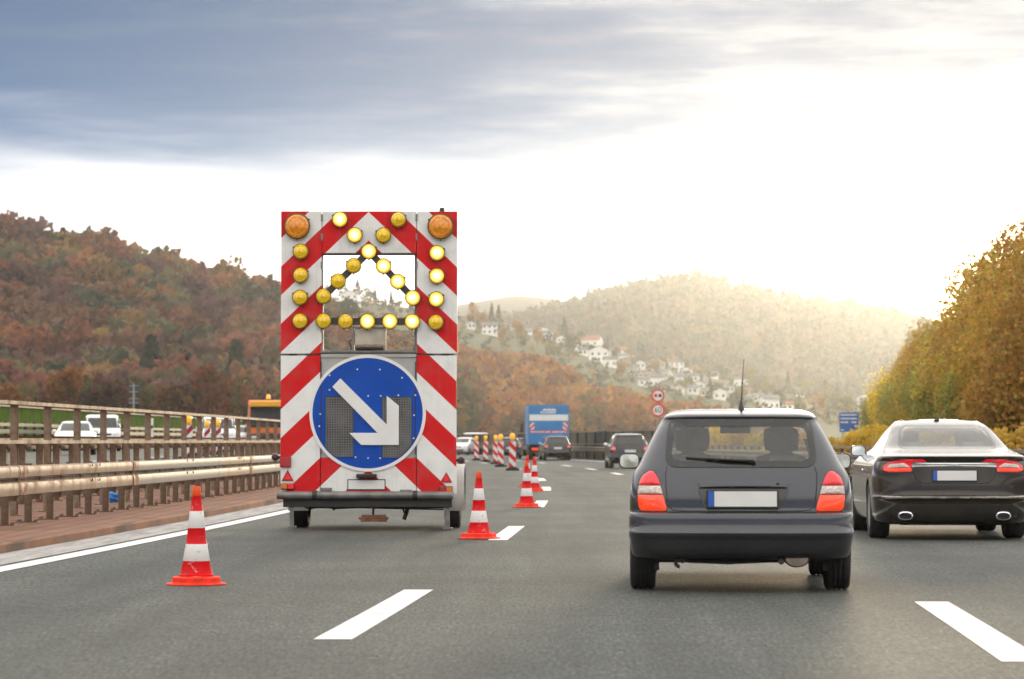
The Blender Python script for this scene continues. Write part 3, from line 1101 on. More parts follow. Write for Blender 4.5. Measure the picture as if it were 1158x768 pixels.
for i, (kd, col, px, ty, fy, wpx) in enumerate(vt):
    f = HV.find(px, fy)
    k = f.y / F_PX
    lab = nm[col]
    tree('hillside_tree', f'{lab} standing among the houses on the hazy hillside', 'tree', tuple(f), (fy - ty) * k, wpx * k * 0.5, col, 420, 0.95, kd == 'c', 'village trees ' + lab, 0.04)

# a scatter of single trees along the foot of the left wood
for i in range(26):
    px = 4 + i * 12.3 + rng.uniform(-5, 5)
    D = rng.uniform(430, 500)
    f = at(px, 499, D)
    hh = rng.uniform(9.5, 13.5)
    col = AUTUMN[rng.choice(9, p=W9)]
    tree('woodland_tree', 'bushy autumn tree at the foot of the wooded hillside beyond the green wall', 'tree', (f.x, D, -0.42), hh, rng.uniform(2.6, 3.8), tuple(col), 900, 0.8, False, 'trees at the foot of the wooded hillside', 0.05)
# ------------------------------------------------------------------ hillside houses
M_wallw = plain('white_render', (0.88, 0.87, 0.84), 0.85, var=0.06, scale=0.6)
M_roofr = plain('red_roof_tiles', (0.26, 0.10, 0.065), 0.8, var=0.25, scale=1.5)
M_roofg = plain('grey_roof_tiles', (0.14, 0.135, 0.14), 0.8, var=0.25, scale=1.5)
M_win = plain('dark_window', (0.03, 0.035, 0.045), 0.12, spec=0.8)


def house(foot, wd, hgt, dp, roofm, gable_front, label, rz):
    o = thing('house', label, 'house', foot, rz, 'white houses on the hillside')
    b = MB()
    rise = wd * 0.22 if gable_front else dp * 0.25
    if gable_front:
        b.prism([(-wd / 2, -3), (wd / 2, -3), (wd / 2, hgt), (0, hgt + rise), (-wd / 2, hgt)], -dp / 2, dp / 2)
    else:
        v = [(-dp / 2, -3), (dp / 2, -3), (dp / 2, hgt), (0, hgt + rise), (-dp / 2, hgt)]
        b.add([(-wd / 2, y, z) for y, z in v] + [(wd / 2, y, z) for y, z in v],
              [(0, 1, 2, 3, 4), (5, 6, 7, 8, 9)] + [(i, i + 5, (i + 1) % 5 + 5, (i + 1) % 5) for i in range(5)])
    b.build('wall', M_wallw, o, smooth=0)
    b = MB()
    ov, th = 0.45, 0.25
    half, ln = (wd / 2, dp / 2 + ov) if gable_front else (dp / 2, wd / 2 + ov)
    s = rise / half
    prof = [(-half - ov, hgt - ov * s + .06), (0, hgt + rise + .06), (half + ov, hgt - ov * s + .06), (half + ov, hgt - ov * s + .06 + th), (0, hgt + rise + .06 + th), (-half - ov, hgt - ov * s + .06 + th)]
    if gable_front:
        b.prism(prof, -ln, ln)
    else:
        b.add([(-ln, y, z) for y, z in prof] + [(ln, y, z) for y, z in prof],
              [(0, 1, 4, 5), (1, 2, 3, 4), (6, 7, 10, 11), (7, 8, 9, 10)] + [(i, i + 6, (i + 1) % 6 + 6, (i + 1) % 6) for i in range(6)])
    ro = b.build('roof', roofm, o, smooth=0)
    b = MB().box(wd * .18, wd * .18 + .6, -.3, .3, hgt + rise * .3, hgt + rise + .9)
    b.build('chimney', M_roofg, ro, smooth=0)
    n = 3 if wd > 7 else 2
    for fl in range(2 if hgt > 4.5 else 1):
        for k in range(n):
            x = (k + 0.5) / n * wd - wd / 2
            MB().box(x - .5, x + .5, -dp / 2 - .03, -dp / 2 + .05, 1.0 + fl * 2.7, 2.3 + fl * 2.7).build('window', M_win, o, smooth=0)
    return o


hs = [(395, 345, 20, 'r', 1), (377, 345, 10, 'g', 0), (399, 353, 15, 'g', 0), (554, 379, 17, 'g', 0), (614, 369, 11, 'g', 1), (621, 383, 11, 'g', 0), (667, 388, 26, 'r', 0), (677, 410, 22, 'g', 1),
      (690, 415, 14, 'g', 0), (695, 391, 12, 'g', 0), (703, 394, 16, 'r', 0), (739, 402, 10, 'g', 1), (746, 402, 7, 'g', 0), (723, 417, 11, 'g', 1), (764, 420, 17, 'g', 0), (777, 424, 10, 'r', 1), (721, 428, 9, 'g', 0),
      (733, 429, 8, 'r', 1), (728, 437, 12, 'g', 0), (741, 438, 18, 'g', 0), (763, 430, 11, 'g', 1), (752, 428, 12, 'g', 0), (808, 428, 8, 'g', 0), (768, 446, 10, 'r', 1), (784, 446, 11, 'g', 0), (791, 441, 11, 'g', 1),
      (838, 437, 13, 'g', 0), (814, 452, 15, 'g', 1), (857, 455, 10, 'g', 0), (870, 463, 19, 'g', 0), (896, 465, 13, 'r', 0), (905, 442, 8, 'g', 0), (977, 449, 15, 'g', 1), (979, 483, 11, 'g', 0), (713, 404, 9, 'g', 1), (798, 448, 8, 'g', 0), (532, 372, 9, 'g', 1), (580, 372, 8, 'g', 0), (596, 378, 10, 'g', 0), (634, 388, 9, 'g', 1), (648, 396, 10, 'g', 0), (660, 402, 9, 'g', 0), (706, 410, 12, 'g', 0), (717, 424, 9, 'g', 0), (735, 417, 10, 'g', 0), (748, 414, 9, 'r', 1), (770, 434, 12, 'g', 0), (802, 440, 9, 'g', 0), (824, 444, 10, 'g', 0), (846, 448, 9, 'r', 0), (786, 432, 9, 'g', 0), (755, 444, 12, 'g', 0)]
for i, (px, py, wpx, rf, gf) in enumerate(hs):
    f = HV.find(px, py)
    k = f.y / F_PX
    wd = wpx * k
    big = 'small' if wpx < 10 else ('long' if wpx > 16 else 'mid-sized')
    lab = f"{big} white house with a {'red' if rf == 'r' else 'grey'} {'gable' if gf else 'eave'} roof on the hazy hillside"
    house((f.x, f.y, f.z), wd, min(6.4, max(3.0, wd * 0.62)), wd * 0.8, M_roofr if rf == 'r' else M_roofg, gf, lab, R(random.uniform(-25, 25)))

# ------------------------------------------------------------------ traffic cones
M_cred = None


def cone_mat():
    t = NT('cone_bands')
    s = t.n('ShaderNodeSeparateXYZ'); t.l(t.coords(), s.inputs[0])
    z = s.outputs['Z']

    def band(a, b_):
        return t.math('MULTIPLY', t.math('GREATER_THAN', z, a), t.math('LESS_THAN', z, b_))
    wmask = t.math('ADD', band(0.192, 0.327), band(0.455, 0.590))
    c = t.mix(wmask, (0.74, 0.006, 0.010), (0.82, 0.81, 0.79))
    c = t.mix(t.math('GREATER_THAN', z, 0.712), c, (0.86, 0.10, 0.02))
    # scuffs
    oi = t.n('ShaderNodeObjectInfo')
    vec = t.n('ShaderNodeVectorMath'); vec.operation = 'ADD'
    t.l(t.coords((11, 11, 16)), vec.inputs[0])
    t.l(oi.outputs['Location'], vec.inputs[1])
    f = t.noise(1.0, 5, 0.7, vec.outputs[0])
    c = t.mix(t.ramp(f, 0.60, 0.68, 0, 0.75), c, (0.17, 0.12, 0.10))
    f2 = t.noise(0.8, 4, 0.7, vec.outputs[0], 1.0)
    c = t.mix(t.ramp(f2, 0.62, 0.67, 0, 0.55), c, (0.75, 0.58, 0.54))
    t.set(c, t.ramp(f, 0.3, 0.7, 0.36, 0.55), 0, 0.0, 0.25)
    return t.mat


M_cone = cone_mat()
M_conebase = plain('cone_base_red', (0.85, 0.045, 0.018), 0.55, var=0.2, scale=9, bump=0.2, spec=0.25)


def make_cone(label, loc, rz):
    o = thing('traffic_cone', label, 'traffic cone', loc, rz, 'red and white cones beside the dashed line')
    b = MB()
    q = 8
    oct_ = []
    for rr, z in ((0.237, 0.0), (0.237, 0.012), (0.205, 0.016), (0.192, 0.022), (0.190, 0.058), (0.182, 0.066), (0.15, 0.068)):
        oct_.append((rr / math.cos(math.pi / 8), z))
    b.lathe(oct_, 8)
    b.build('base', M_conebase, o, smooth=0, bevel=0.004).rotation_euler = (0, 0, math.pi / 8)
    b = MB()
    b.lathe([(0.139, 0.064), (0.1385, 0.085), (0.130, 0.089), (0.106, 0.192), (0.108, 0.196), (0.085, 0.327), (0.083, 0.331), (0.069, 0.455), (0.071, 0.459), (0.053, 0.590), (0.051, 0.594),
             (0.036, 0.712), (0.038, 0.716), (0.030, 0.782), (0.026, 0.79), (0.018, 0.79), (0.016, 0.70)], 32)
    b.build('cone_body', M_cone, o, smooth=40)
    return o


c0 = make_cone('large red and white cone standing alone before the crash barrier, nearest of all cones', tuple(at(222, 661, 24.9).xy) + (0,), 0.1)
for lab, px, D, rz in (('red and white cone beside the wheel of the striped trailer', 541.5, 36.6, 0.5), ('red and white cone between trailer cone and the pair further on', 595.5, 54.0, 0.2),
                       ('red and white cone half hidden behind another, on the dashed line', 604.5, 71.0, 0.8), ('far cone in the row, just before the striped beacons', 596.5, 79.0, 0.3)):
    o = copy_tree(c0)
    place(o, (at(px, 550, D).x, D, 0.004), rz, lab)

# ------------------------------------------------------------------ striped beacons with warning lamps
RED, WHT = (0.70, 0.006, 0.010), (0.80, 0.80, 0.78)
M_bk = striped('beacon_stripes', RED, WHT, lambda t, x, y, z: t.math('LESS_THAN', t.math('FRACT', t.math('DIVIDE', t.math('ADD', z, t.math('MULTIPLY', x, 1.0)), 0.42)), 0.5))
M_bk2 = striped('beacon_stripes_other_way', (0.36, 0.012, 0.03), WHT, lambda t, x, y, z: t.math('LESS_THAN', t.math('FRACT', t.math('DIVIDE', t.math('SUBTRACT', z, t.math('MULTIPLY', x, 1.0)), 0.42)), 0.5))
M_amber = lamp_lens('amber_lens', (0.85, 0.36, 0.015), 0.3, 0.55)
M_yel = plain('yellow_plastic', (0.80, 0.42, 0.02), 0.45)


def make_beacon(label, loc, rz, mat, group):
    o = thing('warning_beacon', label, 'beacon', loc, rz, group)
    b = MB(); b.box(-0.26, 0.26, -0.42, 0.42, 0.0, 0.09); b.box(-0.16, 0.16, -0.2, 0.2, 0.09, 0.14)
    b.build('base', M_blk, o, smooth=0, bevel=0.02)
    b = MB(); b.box(-0.03, 0.03, 0.022, 0.06, 0.10, 1.22); b.build('post', M_dark, o, smooth=0)
    b = MB(); b.box(-0.135, 0.135, -0.02, 0.02, 0.14, 1.14); b.build('panel', mat, o, smooth=0, bevel=0.012)
    b = MB(); b.box(-0.085, 0.085, -0.045, 0.075, 1.142, 1.26)
    bx = b.build('warning_lamp', M_yel, o, smooth=0, bevel=0.02)
    b = MB(); b.lathe([(0.105, -0.045), (0.11, -0.03), (0.11, 0.03), (0.105, 0.045)], 20, 'y', (0, 0.01, 1.36)); b.lathe([(0.02, -0.05), (0.02, 0.05)], 8, 'y', (0, 0.01, 1.25))
    b.lathe([(0.098, -0.046), (0.08, -0.075), (0.045, -0.092), (0.0, -0.098)], 20, 'y', (0, 0.01, 1.36))
    b.build('lens', M_amber, bx, smooth=40)
    return o


GB = 'striped beacons closing the lane ahead of the cones'
b0 = make_beacon('red and white beacon with amber lamp, nearest to the cones, last of its row', (at(579.5, 532, 122).x, 122, 0), 0.03, M_bk, GB)
for lab, px, D in (('red and white beacon with amber lamp, second from the cones, overlapping its neighbour', 566.2, 139), ('red and white beacon with amber lamp, third from the cones, half hidden', 560.5, 156),
                   ('red and white beacon with amber lamp, fourth from the cones', 549.2, 171), ('red and white beacon with amber lamp, farthest from the cones by the trailer edge', 538.8, 186)):
    o = copy_tree(b0); place(o, (at(px, 530, D).x, D, 0), 0.03, lab)
GB2 = 'beacons on the opposite carriageway'
b1 = make_beacon('dark red and white beacon with yellow lamp behind the railing, farthest from the orange truck', (at(213.5, 480, 104).x, 104, opp_z(104)), -0.12, M_bk2, GB2)
for lab, px, D in (('dark red and white beacon with yellow lamp, second behind the railing', 225.6, 118), ('dark red and white beacon behind the railing, mostly hidden by a railing post', 234.5, 134),
                   ('dark red and white beacon with yellow lamp before the white van, behind the railing', 246.5, 128), ('dark red and white beacon closest to the orange truck', 255.5, 150)):
    o = copy_tree(b1); place(o, (at(px, 480, D).x, D, opp_z(D)), -0.12, lab)

# ------------------------------------------------------------------ road signs
M_sred, M_swht, M_sblk = plain('sign_red', (0.62, 0.03, 0.02), 0.4, var=0.08), plain('sign_white', (0.82, 0.81, 0.78), 0.4, var=0.06), plain('sign_black', (0.03, 0.03, 0.03), 0.5)
M_sblu = plain('sign_blue', (0.025, 0.12, 0.42), 0.4, var=0.08)
M_grey = plain('grey_steel', (0.33, 0.33, 0.32), 0.5, 0.5)
M_greyd = plain('sign_back_grey', (0.07, 0.075, 0.08), 0.6)


def text_mesh(txt, size, mat, parent, loc, name='lettering', sx=1.0):
    cu = bpy.data.curves.new('t', 'FONT'); cu.body = txt; cu.size = size; cu.align_x = 'CENTER'; cu.align_y = 'CENTER'; cu.extrude = 0.002
    tmp = bpy.data.objects.new('t', cu); COL.objects.link(tmp)
    dg = bpy.context.evaluated_depsgraph_get()
    me = bpy.data.meshes.new_from_object(tmp.evaluated_get(dg))
    bpy.data.objects.remove(tmp)
    o = bpy.data.objects.new(name, me); me.materials.clear(); me.materials.append(mat)
    COL.objects.link(o); o.parent = parent; o.location = loc; o.rotation_euler = (math.pi / 2, 0, 0); o.scale = (sx, 1, 1)
    return o


SD = 172
sp = at(743.5, 499, SD)
so = thing('road_sign', 'two round red-rimmed signs on one pole, the lower one reading 60', 'road sign', (sp.x, SD, -0.42), 0.0)
b = MB(); b.tube([(0, 0.06, 0), (0, 0.06, 4.75)], 0.038, 10); b.build('pole', M_grey, so)
for zz_, up_ in ((at(745, 447.5, SD).z + 0.42, True), (at(745, 464, SD).z + 0.42, False)):
    b = MB(); b.lathe([(0.37, -0.012), (0.375, 0.0), (0.37, 0.012)], 36, 'y', (0.03, 0, zz_))
    pl = b.build('sign_plate', M_sred, so, smooth=0)
    b = MB(); b.lathe([(0.275, -0.018), (0.275, -0.012)], 36, 'y', (0.03, 0, zz_)); b.build('sign_face', M_swht, pl, smooth=0)
    if up_:   # overtaking ban: a red and a black vehicle side by side
        for x, mt in ((-0.09, M_sred), (0.15, M_sblk)):
            b = MB(); c = zz_
            b.prism([(x - .09, c - .075), (x + .09, c - .075), (x + .09, c + .02), (x + .06, c + .10), (x - .06, c + .10), (x - .09, c + .02)], -0.024, -0.018)
            b.box(x - .085, x - .05, -.024, -.018, c - .105, c - .077); b.box(x + .05, x + .085, -.024, -.018, c - .105, c - .077)
            b.build('pictogram', mt, pl, smooth=0)
    else:
        text_mesh('60', 0.47, M_sblk, pl, (0.03, -0.022, zz_ - 0.0), 'lettering', 0.86)

BD = 210
p0 = at(960, 477, BD)
so = thing('road_sign', 'blue rectangular direction sign with white lines of writing above the yellow bushes', 'road sign', (p0.x, BD, -0.42), -0.05)
wd_, top_, bot_ = 21.5 / F_PX * BD, at(960, 466.5, BD).z + .42, at(960, 488.5, BD).z + .42
b = MB(); b.tube([(-.4, .08, 0), (-.4, .08, top_ - .1)], .05, 8); b.build('pole', M_grey, so)
b = MB(); b.tube([(.4, .08, 0), (.4, .08, top_ - .1)], .05, 8); b.build('pole', M_grey, so)
b = MB(); b.box(-wd_ / 2, wd_ / 2, 0, .03, bot_, top_); pl = b.build('sign_plate', M_sblu, so, smooth=0, bevel=.01)
hgt_ = top_ - bot_
for k, (a, e) in enumerate(((-.42, .38), (-.42, .38), (-.42, -.05), (.12, .34), (-.42, -.30))):
    z = top_ - hgt_ * (0.12, 0.31, 0.50, 0.50, 0.90)[k]
    b = MB()
    x = a * wd_
    while x < e * wd_:      # strokes of unreadable lettering
        s_ = random.uniform(.03, .07)
        b.box(x, x + s_, -.006, 0, z - .05, z + random.choice((.03, .05, .05))); x += s_ + .016
    b.build('lettering', M_swht, pl, smooth=0)

# the back of a pair of lane signs on a pole beyond the opposite carriageway
TD = 205
p0 = at(151, 499, TD)
so = thing('road_sign', 'pole with two dark sign boards seen from behind, in front of the wood', 'road sign', (p0.x, TD, 0), 0)
zt = at(151, 434, TD).z
b = MB(); b.tube([(0, 0, 0.6), (0, 0, zt)], .06, 8); b.build('pole', M_grey, so)
for a, e in ((435, 444.5), (449.5, 457)):
    z1_, z0_ = at(151, a, TD).z, at(151, e, TD).z
    b = MB(); b.box(-.37, .37, .07, .11, z0_, z1_); pl = b.build('sign_plate', M_greyd, so, smooth=0, bevel=.02)
    for z in (z0_ + .08, z1_ - .08):
        b = MB(); b.box(-.30, .30, .03, .069, z - .025, z + .025); b.build('bracket', M_grey, pl, smooth=0)

# a marker post by the far barrier, a blue bag behind the near one
p0 = at(171.5, 480, 190)
o = thing('marker_post', 'small white marker post by the far dark barrier', 'marker post', (p0.x, 190, 0.6), 0)
b = MB(); b.box(-.09, .09, -.05, .05, 0, 1.95); b.build('post', M_swht, o, smooth=0, bevel=.02)
b = MB(); b.box(-.092, .092, -.054, -.05, 1.32, 1.52); b.build('reflector', M_sblk, o, smooth=0)

t = NT('blue_film'); t.set((0.03, 0.22, 0.62), 0.3); t.bump(t.noise(14, 4, 0.6), 0.5, 0.03)
p0 = at(124.5, 566, 53)
bm = bmesh.new(); bmesh.ops.create_icosphere(bm, subdivisions=3, radius=0.13)
for v in bm.verts:
    d = v.co.normalized()
    k = 1 + 0.28 * math.sin(d.x * 5 + 1) * math.sin(d.y * 7) + 0.2 * math.sin(d.z * 9 + d.x * 4)
    v.co = Vector((v.co.x * k * 1.3, v.co.y * k, max(-0.06, v.co.z * k * 0.8)))
me = bpy.data.meshes.new('plastic_bag'); bm.to_mesh(me); bm.free(); me.materials.append(t.mat)
me.polygons.foreach_set('use_smooth', [True] * len(me.polygons))
o = bpy.data.objects.new('plastic_bag', me); COL.objects.link(o); o.location = (p0.x, 53, 0.17)
tag(o, 'crumpled blue plastic bag lying behind the crash barrier posts', 'plastic bag')
# ------------------------------------------------------------------ car bodies


def pchip(x, y, xq):
    x, y, xq = np.asarray(x, float), np.asarray(y, float), np.asarray(xq, float)
    h = np.diff(x); d = np.diff(y) / h
    m = np.zeros_like(y)
    m[0], m[-1] = d[0], d[-1]
    for i in range(1, len(y) - 1):
        if d[i - 1] * d[i] > 0:
            w1, w2 = 2 * h[i] + h[i - 1], h[i] + 2 * h[i - 1]
            m[i] = (w1 + w2) / (w1 / d[i - 1] + w2 / d[i])
    xq = np.clip(xq, x[0], x[-1])
    i = np.clip(np.searchsorted(x, xq) - 1, 0, len(h) - 1)
    s = (xq - x[i]) / h[i]
    return ((1 + 2 * s) * (1 - s) ** 2 * y[i] + s * (1 - s) ** 2 * h[i] * m[i] + s * s * (3 - 2 * s) * y[i + 1] + s * s * (s - 1) * h[i] * m[i + 1])


class Body:
    """A car shell: at each height a plan outline with its own width, tail, nose and corner radii. y=0 is the rear axle, +y the nose."""

    def __init__(s, tab, bow=0.06, bow_f=0.22, sx=1.0, sz=1.0, sy=1.0):
        a = np.array(tab, float)
        s.z, s.w, s.yr, s.yf, s.rr = a[:, 0] * sz, a[:, 1] * sx, a[:, 2] * sy, a[:, 3] * sy, a[:, 4]
        s.bow, s.bow_f = bow, bow_f

    def at(s, z):
        return [float(pchip(s.z, c, [z])[0]) for c in (s.w, s.yr, s.yf, s.rr)]

    def half(s, z, nr=12, nc=9, ns=34, nf=8):
        w_, yr, yf, rr = s.at(z)
        rr = min(rr, 0.42 * max(0.05, yf - yr), w_ * 0.8)
        rf = min(rr * 1.3, 0.42 * max(0.05, yf - yr), w_ * 0.8)
        cx, cf = w_ - rr, w_ - rf
        yb = yr + s.bow * (cx / w_) ** 2
        yt = yf - s.bow_f * (cf / w_) ** 2
        P = [(cx * k / nr, yr + s.bow * (cx * k / nr / w_) ** 2) for k in range(nr)]
        P += [(cx + rr * math.sin(q), yb + rr - rr * math.cos(q)) for q in np.linspace(0, math.pi / 2, nc)]
        y0, y1 = yb + rr, yt - rf
        P += [(w_, y0 + (y1 - y0) * k / ns) for k in range(1, ns)]
        P += [(cf + rf * math.cos(q), yt - rf + rf * math.sin(q)) for q in np.linspace(0, math.pi / 2, nc)]
        P += [(cf * (1 - k / nf), yf - s.bow_f * (cf * (1 - k / nf) / w_) ** 2) for k in range(1, nf + 1)]
        return P

    def rear(s, x, z, off=0.0):
        w_, yr, yf, rr = s.at(z)
        rr = min(rr, 0.42 * max(0.05, yf - yr), w_ * 0.8)
        cx, ax = w_ - rr, min(abs(x), w_ - 0.002)
        if ax <= cx:
            y = yr + s.bow * (ax / w_) ** 2
        else:
            y = yr + s.bow * (cx / w_) ** 2 + rr - math.sqrt(max(0, rr * rr - (ax - cx) ** 2))
        return (x, y - off, z)

    def front(s, x, z, off=0.0):
        w_, yr, yf, rr = s.at(z)
        rf = min(rr * 1.3, 0.42 * max(0.05, yf - yr), w_ * 0.8)
        cf, ax = w_ - rf, min(abs(x), w_ - 0.002)
        yt = yf - s.bow_f * (cf / w_) ** 2
        y = yf - s.bow_f * (ax / w_) ** 2 if ax <= cf else yt - rf + math.sqrt(max(0, rf * rf - (ax - cf) ** 2))
        return (x, y + off, z)

    def side(s, y, z, off=0.0, sg=1):
        return (sg * (s.at(z)[0] + off), y, z)


def subdivide(poly, step):
    out = []
    for (a, b_) in zip(poly, poly[1:] + poly[:1]):
        n = max(1, int(math.hypot(b_[0] - a[0], b_[1] - a[1]) / step))
        out += [(a[0] + (b_[0] - a[0]) * k / n, a[1] + (b_[1] - a[1]) * k / n) for k in range(n)]
    return out


def rounded(poly, r, n=5):
    """Corners of an outline rounded with radius r (a number or one per corner)."""
    out, m = [], len(poly)
    for i in range(m):
        p, a, b_ = Vector(poly[i]), Vector(poly[i - 1]), Vector(poly[(i + 1) % m])
        rr = r[i] if isinstance(r, (list, tuple)) else r
        u, v = (a - p), (b_ - p)
        t_ = min(rr, u.length * 0.45, v.length * 0.45)
        p0, p1 = p + u.normalized() * t_, p + v.normalized() * t_
        for k in range(n + 1):
            s_ = k / n
            out.append(tuple((1 - s_) ** 2 * p0 + 2 * s_ * (1 - s_) * p + s_ * s_ * p1))
    return out


def clip_z(poly, lo, hi):
    def cut(P, keep, z):
        out = []
        for a, b_ in zip(P, P[1:] + P[:1]):
            ka, kb = keep(a[1]), keep(b_[1])
            if ka:
                out.append(a)
            if ka != kb:
                s_ = (z - a[1]) / (b_[1] - a[1])
                out.append((a[0] + (b_[0] - a[0]) * s_, z))
        return out
    return cut(cut(poly, lambda z: z >= lo, lo), lambda z: z <= hi, hi)


def patch(b, outline, surf, off=0.004, bulge=0.0, m=0, rings=(1, .92, .78, .58, .34, 0), skirt=0.02, step=0.05):
    """A panel with the given outline laid on a surface function surf(a, b, off), with an edge going into it."""
    o = subdivide(outline, step)
    c = (sum(p[0] for p in o) / len(o), sum(p[1] for p in o) / len(o))
    n = len(o)
    V, F = [surf(p[0], p[1], -skirt) for p in o], []
    for s_ in rings:
        e = off + bulge * (1 - s_ ** 4)
        if s_ == 0:
            V.append(surf(c[0], c[1], e))
        else:
            V += [surf(c[0] + (p[0] - c[0]) * s_, c[1] + (p[1] - c[1]) * s_, e) for p in o]
    k = len(rings) - (1 if rings[-1] == 0 else 0)
    for i in range(k):
        F += [(i * n + j, i * n + (j + 1) % n, (i + 1) * n + (j + 1) % n, (i + 1) * n + j) for j in range(n)]
    if rings[-1] == 0:
        F += [(k * n + j, k * n + (j + 1) % n, (k + 1) * n) for j in range(n)]
    b.add(V, F, m)
    return b


def frame_patch(b, outer, inner, surf, off=0.004, m=0, n=72):
    """The band between two outlines on a surface."""
    def resample(P):
        P = P + P[:1]
        L_ = [0]
        for a, e in zip(P[:-1], P[1:]):
            L_.append(L_[-1] + math.hypot(e[0] - a[0], e[1] - a[1]))
        q = np.linspace(0, L_[-1], n, endpoint=False)
        return list(zip(np.interp(q, L_, [p[0] for p in P]), np.interp(q, L_, [p[1] for p in P])))
    A = resample(outer)
    ci = (sum(p[0] for p in inner) / len(inner), sum(p[1] for p in inner) / len(inner))
    B = []
    In = resample(inner)
    for p in A:       # match by direction from the centre
        th = math.atan2((p[1] - ci[1]) * 2.6, p[0] - ci[0])
        B.append(min(subdivide(inner, 0.01), key=lambda q: abs((math.atan2((q[1] - ci[1]) * 2.6, q[0] - ci[0]) - th + math.pi) % (2 * math.pi) - math.pi)))
    V = [surf(p[0], p[1], off) for p in A] + [surf(p[0], p[1], off) for p in B]
    b.add(V, [(j, (j + 1) % n, n + (j + 1) % n, n + j) for j in range(n)], m)
    return b


def seam(parent, pts, surf, r=0.0035, closed=False, mat=None):
    P = [surf(x, z, 0.0) for x, z in (subdivide(pts, 0.04) if closed else [q for a, e in zip(pts[:-1], pts[1:]) for q in subdivide([a, e], 0.04)[:max(1, int(math.hypot(e[0] - a[0], e[1] - a[1]) / 0.04))]] + [pts[-1]])]
    if closed:
        P.append(P[0])
    b = MB(); b.tube(P, r, 5)
    return b.build('panel_gap', mat or M_blkp, parent, fix=False)


def shell(body, zs, holes, arch=None, name='body', mats=None, parent=None, split=None, seat_z=None):
    """Builds the body shell. holes(x, y, z) -> None keep, 'name' moves the face to a glass part. arch: (list of y, r, zc)."""
    rows = [body.half(z) for z in zs]
    nh = len(rows[0])
    ring = lambda P: P + [(-x, y) for x, y in P[-2:0:-1]]
    n = 2 * nh - 2
    V = np.array([[(x, y, z) for x, y in ring(P)] for P, z in zip(rows, zs)]).reshape(-1, 3)
    faces = [(i * n + j, i * n + (j + 1) % n, (i + 1) * n + (j + 1) % n, (i + 1) * n + j) for i in range(len(zs) - 1) for j in range(n)]
    if arch:
        kept, gone = [], []
        for f in faces:
            c = V[list(f)].mean(0)
            hit = any(abs(c[0]) > 0.45 and math.hypot(c[1] - ya, c[2] - arch[2]) < arch[1] for ya in arch[0])
            (gone if hit else kept).append(f)
        edge = set(i for f in gone for i in f) & set(i for f in kept for i in f)
        for i in edge:
            ya = min(arch[0], key=lambda q: abs(q - V[i][1]))
            d = np.array([V[i][1] - ya, V[i][2] - arch[2]])
            L_ = np.linalg.norm(d)
            if L_ > 1e-6 and d[1] > -0.25:
                V[i][1], V[i][2] = ya + d[0] / L_ * arch[1], arch[2] + d[1] / L_ * arch[1]
        faces = kept
    groups = {}
    for f in faces:
        c = V[list(f)].mean(0)
        k = holes(*c) if holes else None
        if k == 'side_window':
            k = ('side_window', c[0] > 0)
        if k is None and split and split(*c):
            k = 'rear_bumper'
        groups.setdefault(k or name, []).append(f)
    top = tuple((len(zs) - 1) * n + j for j in range(n))
    cz = len(V)
    V = np.vstack([V, [0, V[list(top)][:, 1].mean(), zs[-1] + 0.006]])
    groups[name] += [(top[j], top[(j + 1) % n], cz) for j in range(n)]
    out = {}
    for k, fs in groups.items():
        if k == 'drop':
            continue
        used = sorted(set(i for f in fs for i in f)); mp_ = {i: q for q, i in enumerate(used)}
        b = MB(); b.add([tuple(V[i]) for i in used], [tuple(mp_[i] for i in f) for f in fs])
        if isinstance(k, tuple):
            k = k[0]
        out[k] = b.build(k, mats[k] if k in mats else mats[name], parent, smooth=28)
    return out


M_tyre = plain('tyre_rubber', (0.028, 0.027, 0.026), 0.8, var=0.3, scale=12, bump=0.4)
M_rim = plain('alloy', (0.42, 0.42, 0.43), 0.35, 0.9)
M_under = plain('underbody', (0.022, 0.020, 0.018), 0.8, var=0.4)
M_int = plain('interior_trim', (0.05, 0.048, 0.045), 0.85)
M_seat = plain('seat_cloth', (0.26, 0.24, 0.20), 0.9)
M_glass = glass('car_glass', (0.84, 0.87, 0.83))
M_glassd = glass('tinted_glass', (0.10, 0.11, 0.11))
M_frit = plain('black_frit', (0.018, 0.018, 0.017), 0.12, spec=0.6)
M_chrome = plain('chrome', (0.75, 0.75, 0.76), 0.14, 1.0, var=0.04)
M_lred = lamp_lens('red_lens', (0.75, 0.010, 0.022), 0.18, 0.22)
M_lred2 = lamp_lens('brake_lens', (0.88, 0.05, 0.008), 0.18, 0.42)
M_lclr = lamp_lens('clear_lens', (0.72, 0.62, 0.55), 0.15)
M_lor = lamp_lens('orange_lens', (0.75, 0.20, 0.02), 0.2)
M_plate = plain('plate_white', (0.80, 0.79, 0.76), 0.35, var=0.03)
M_blue = plain('plate_blue', (0.03, 0.12, 0.50), 0.4, var=0.03)
M_head = lamp_lens('headlight_lens', (0.75, 0.78, 0.80), 0.08)


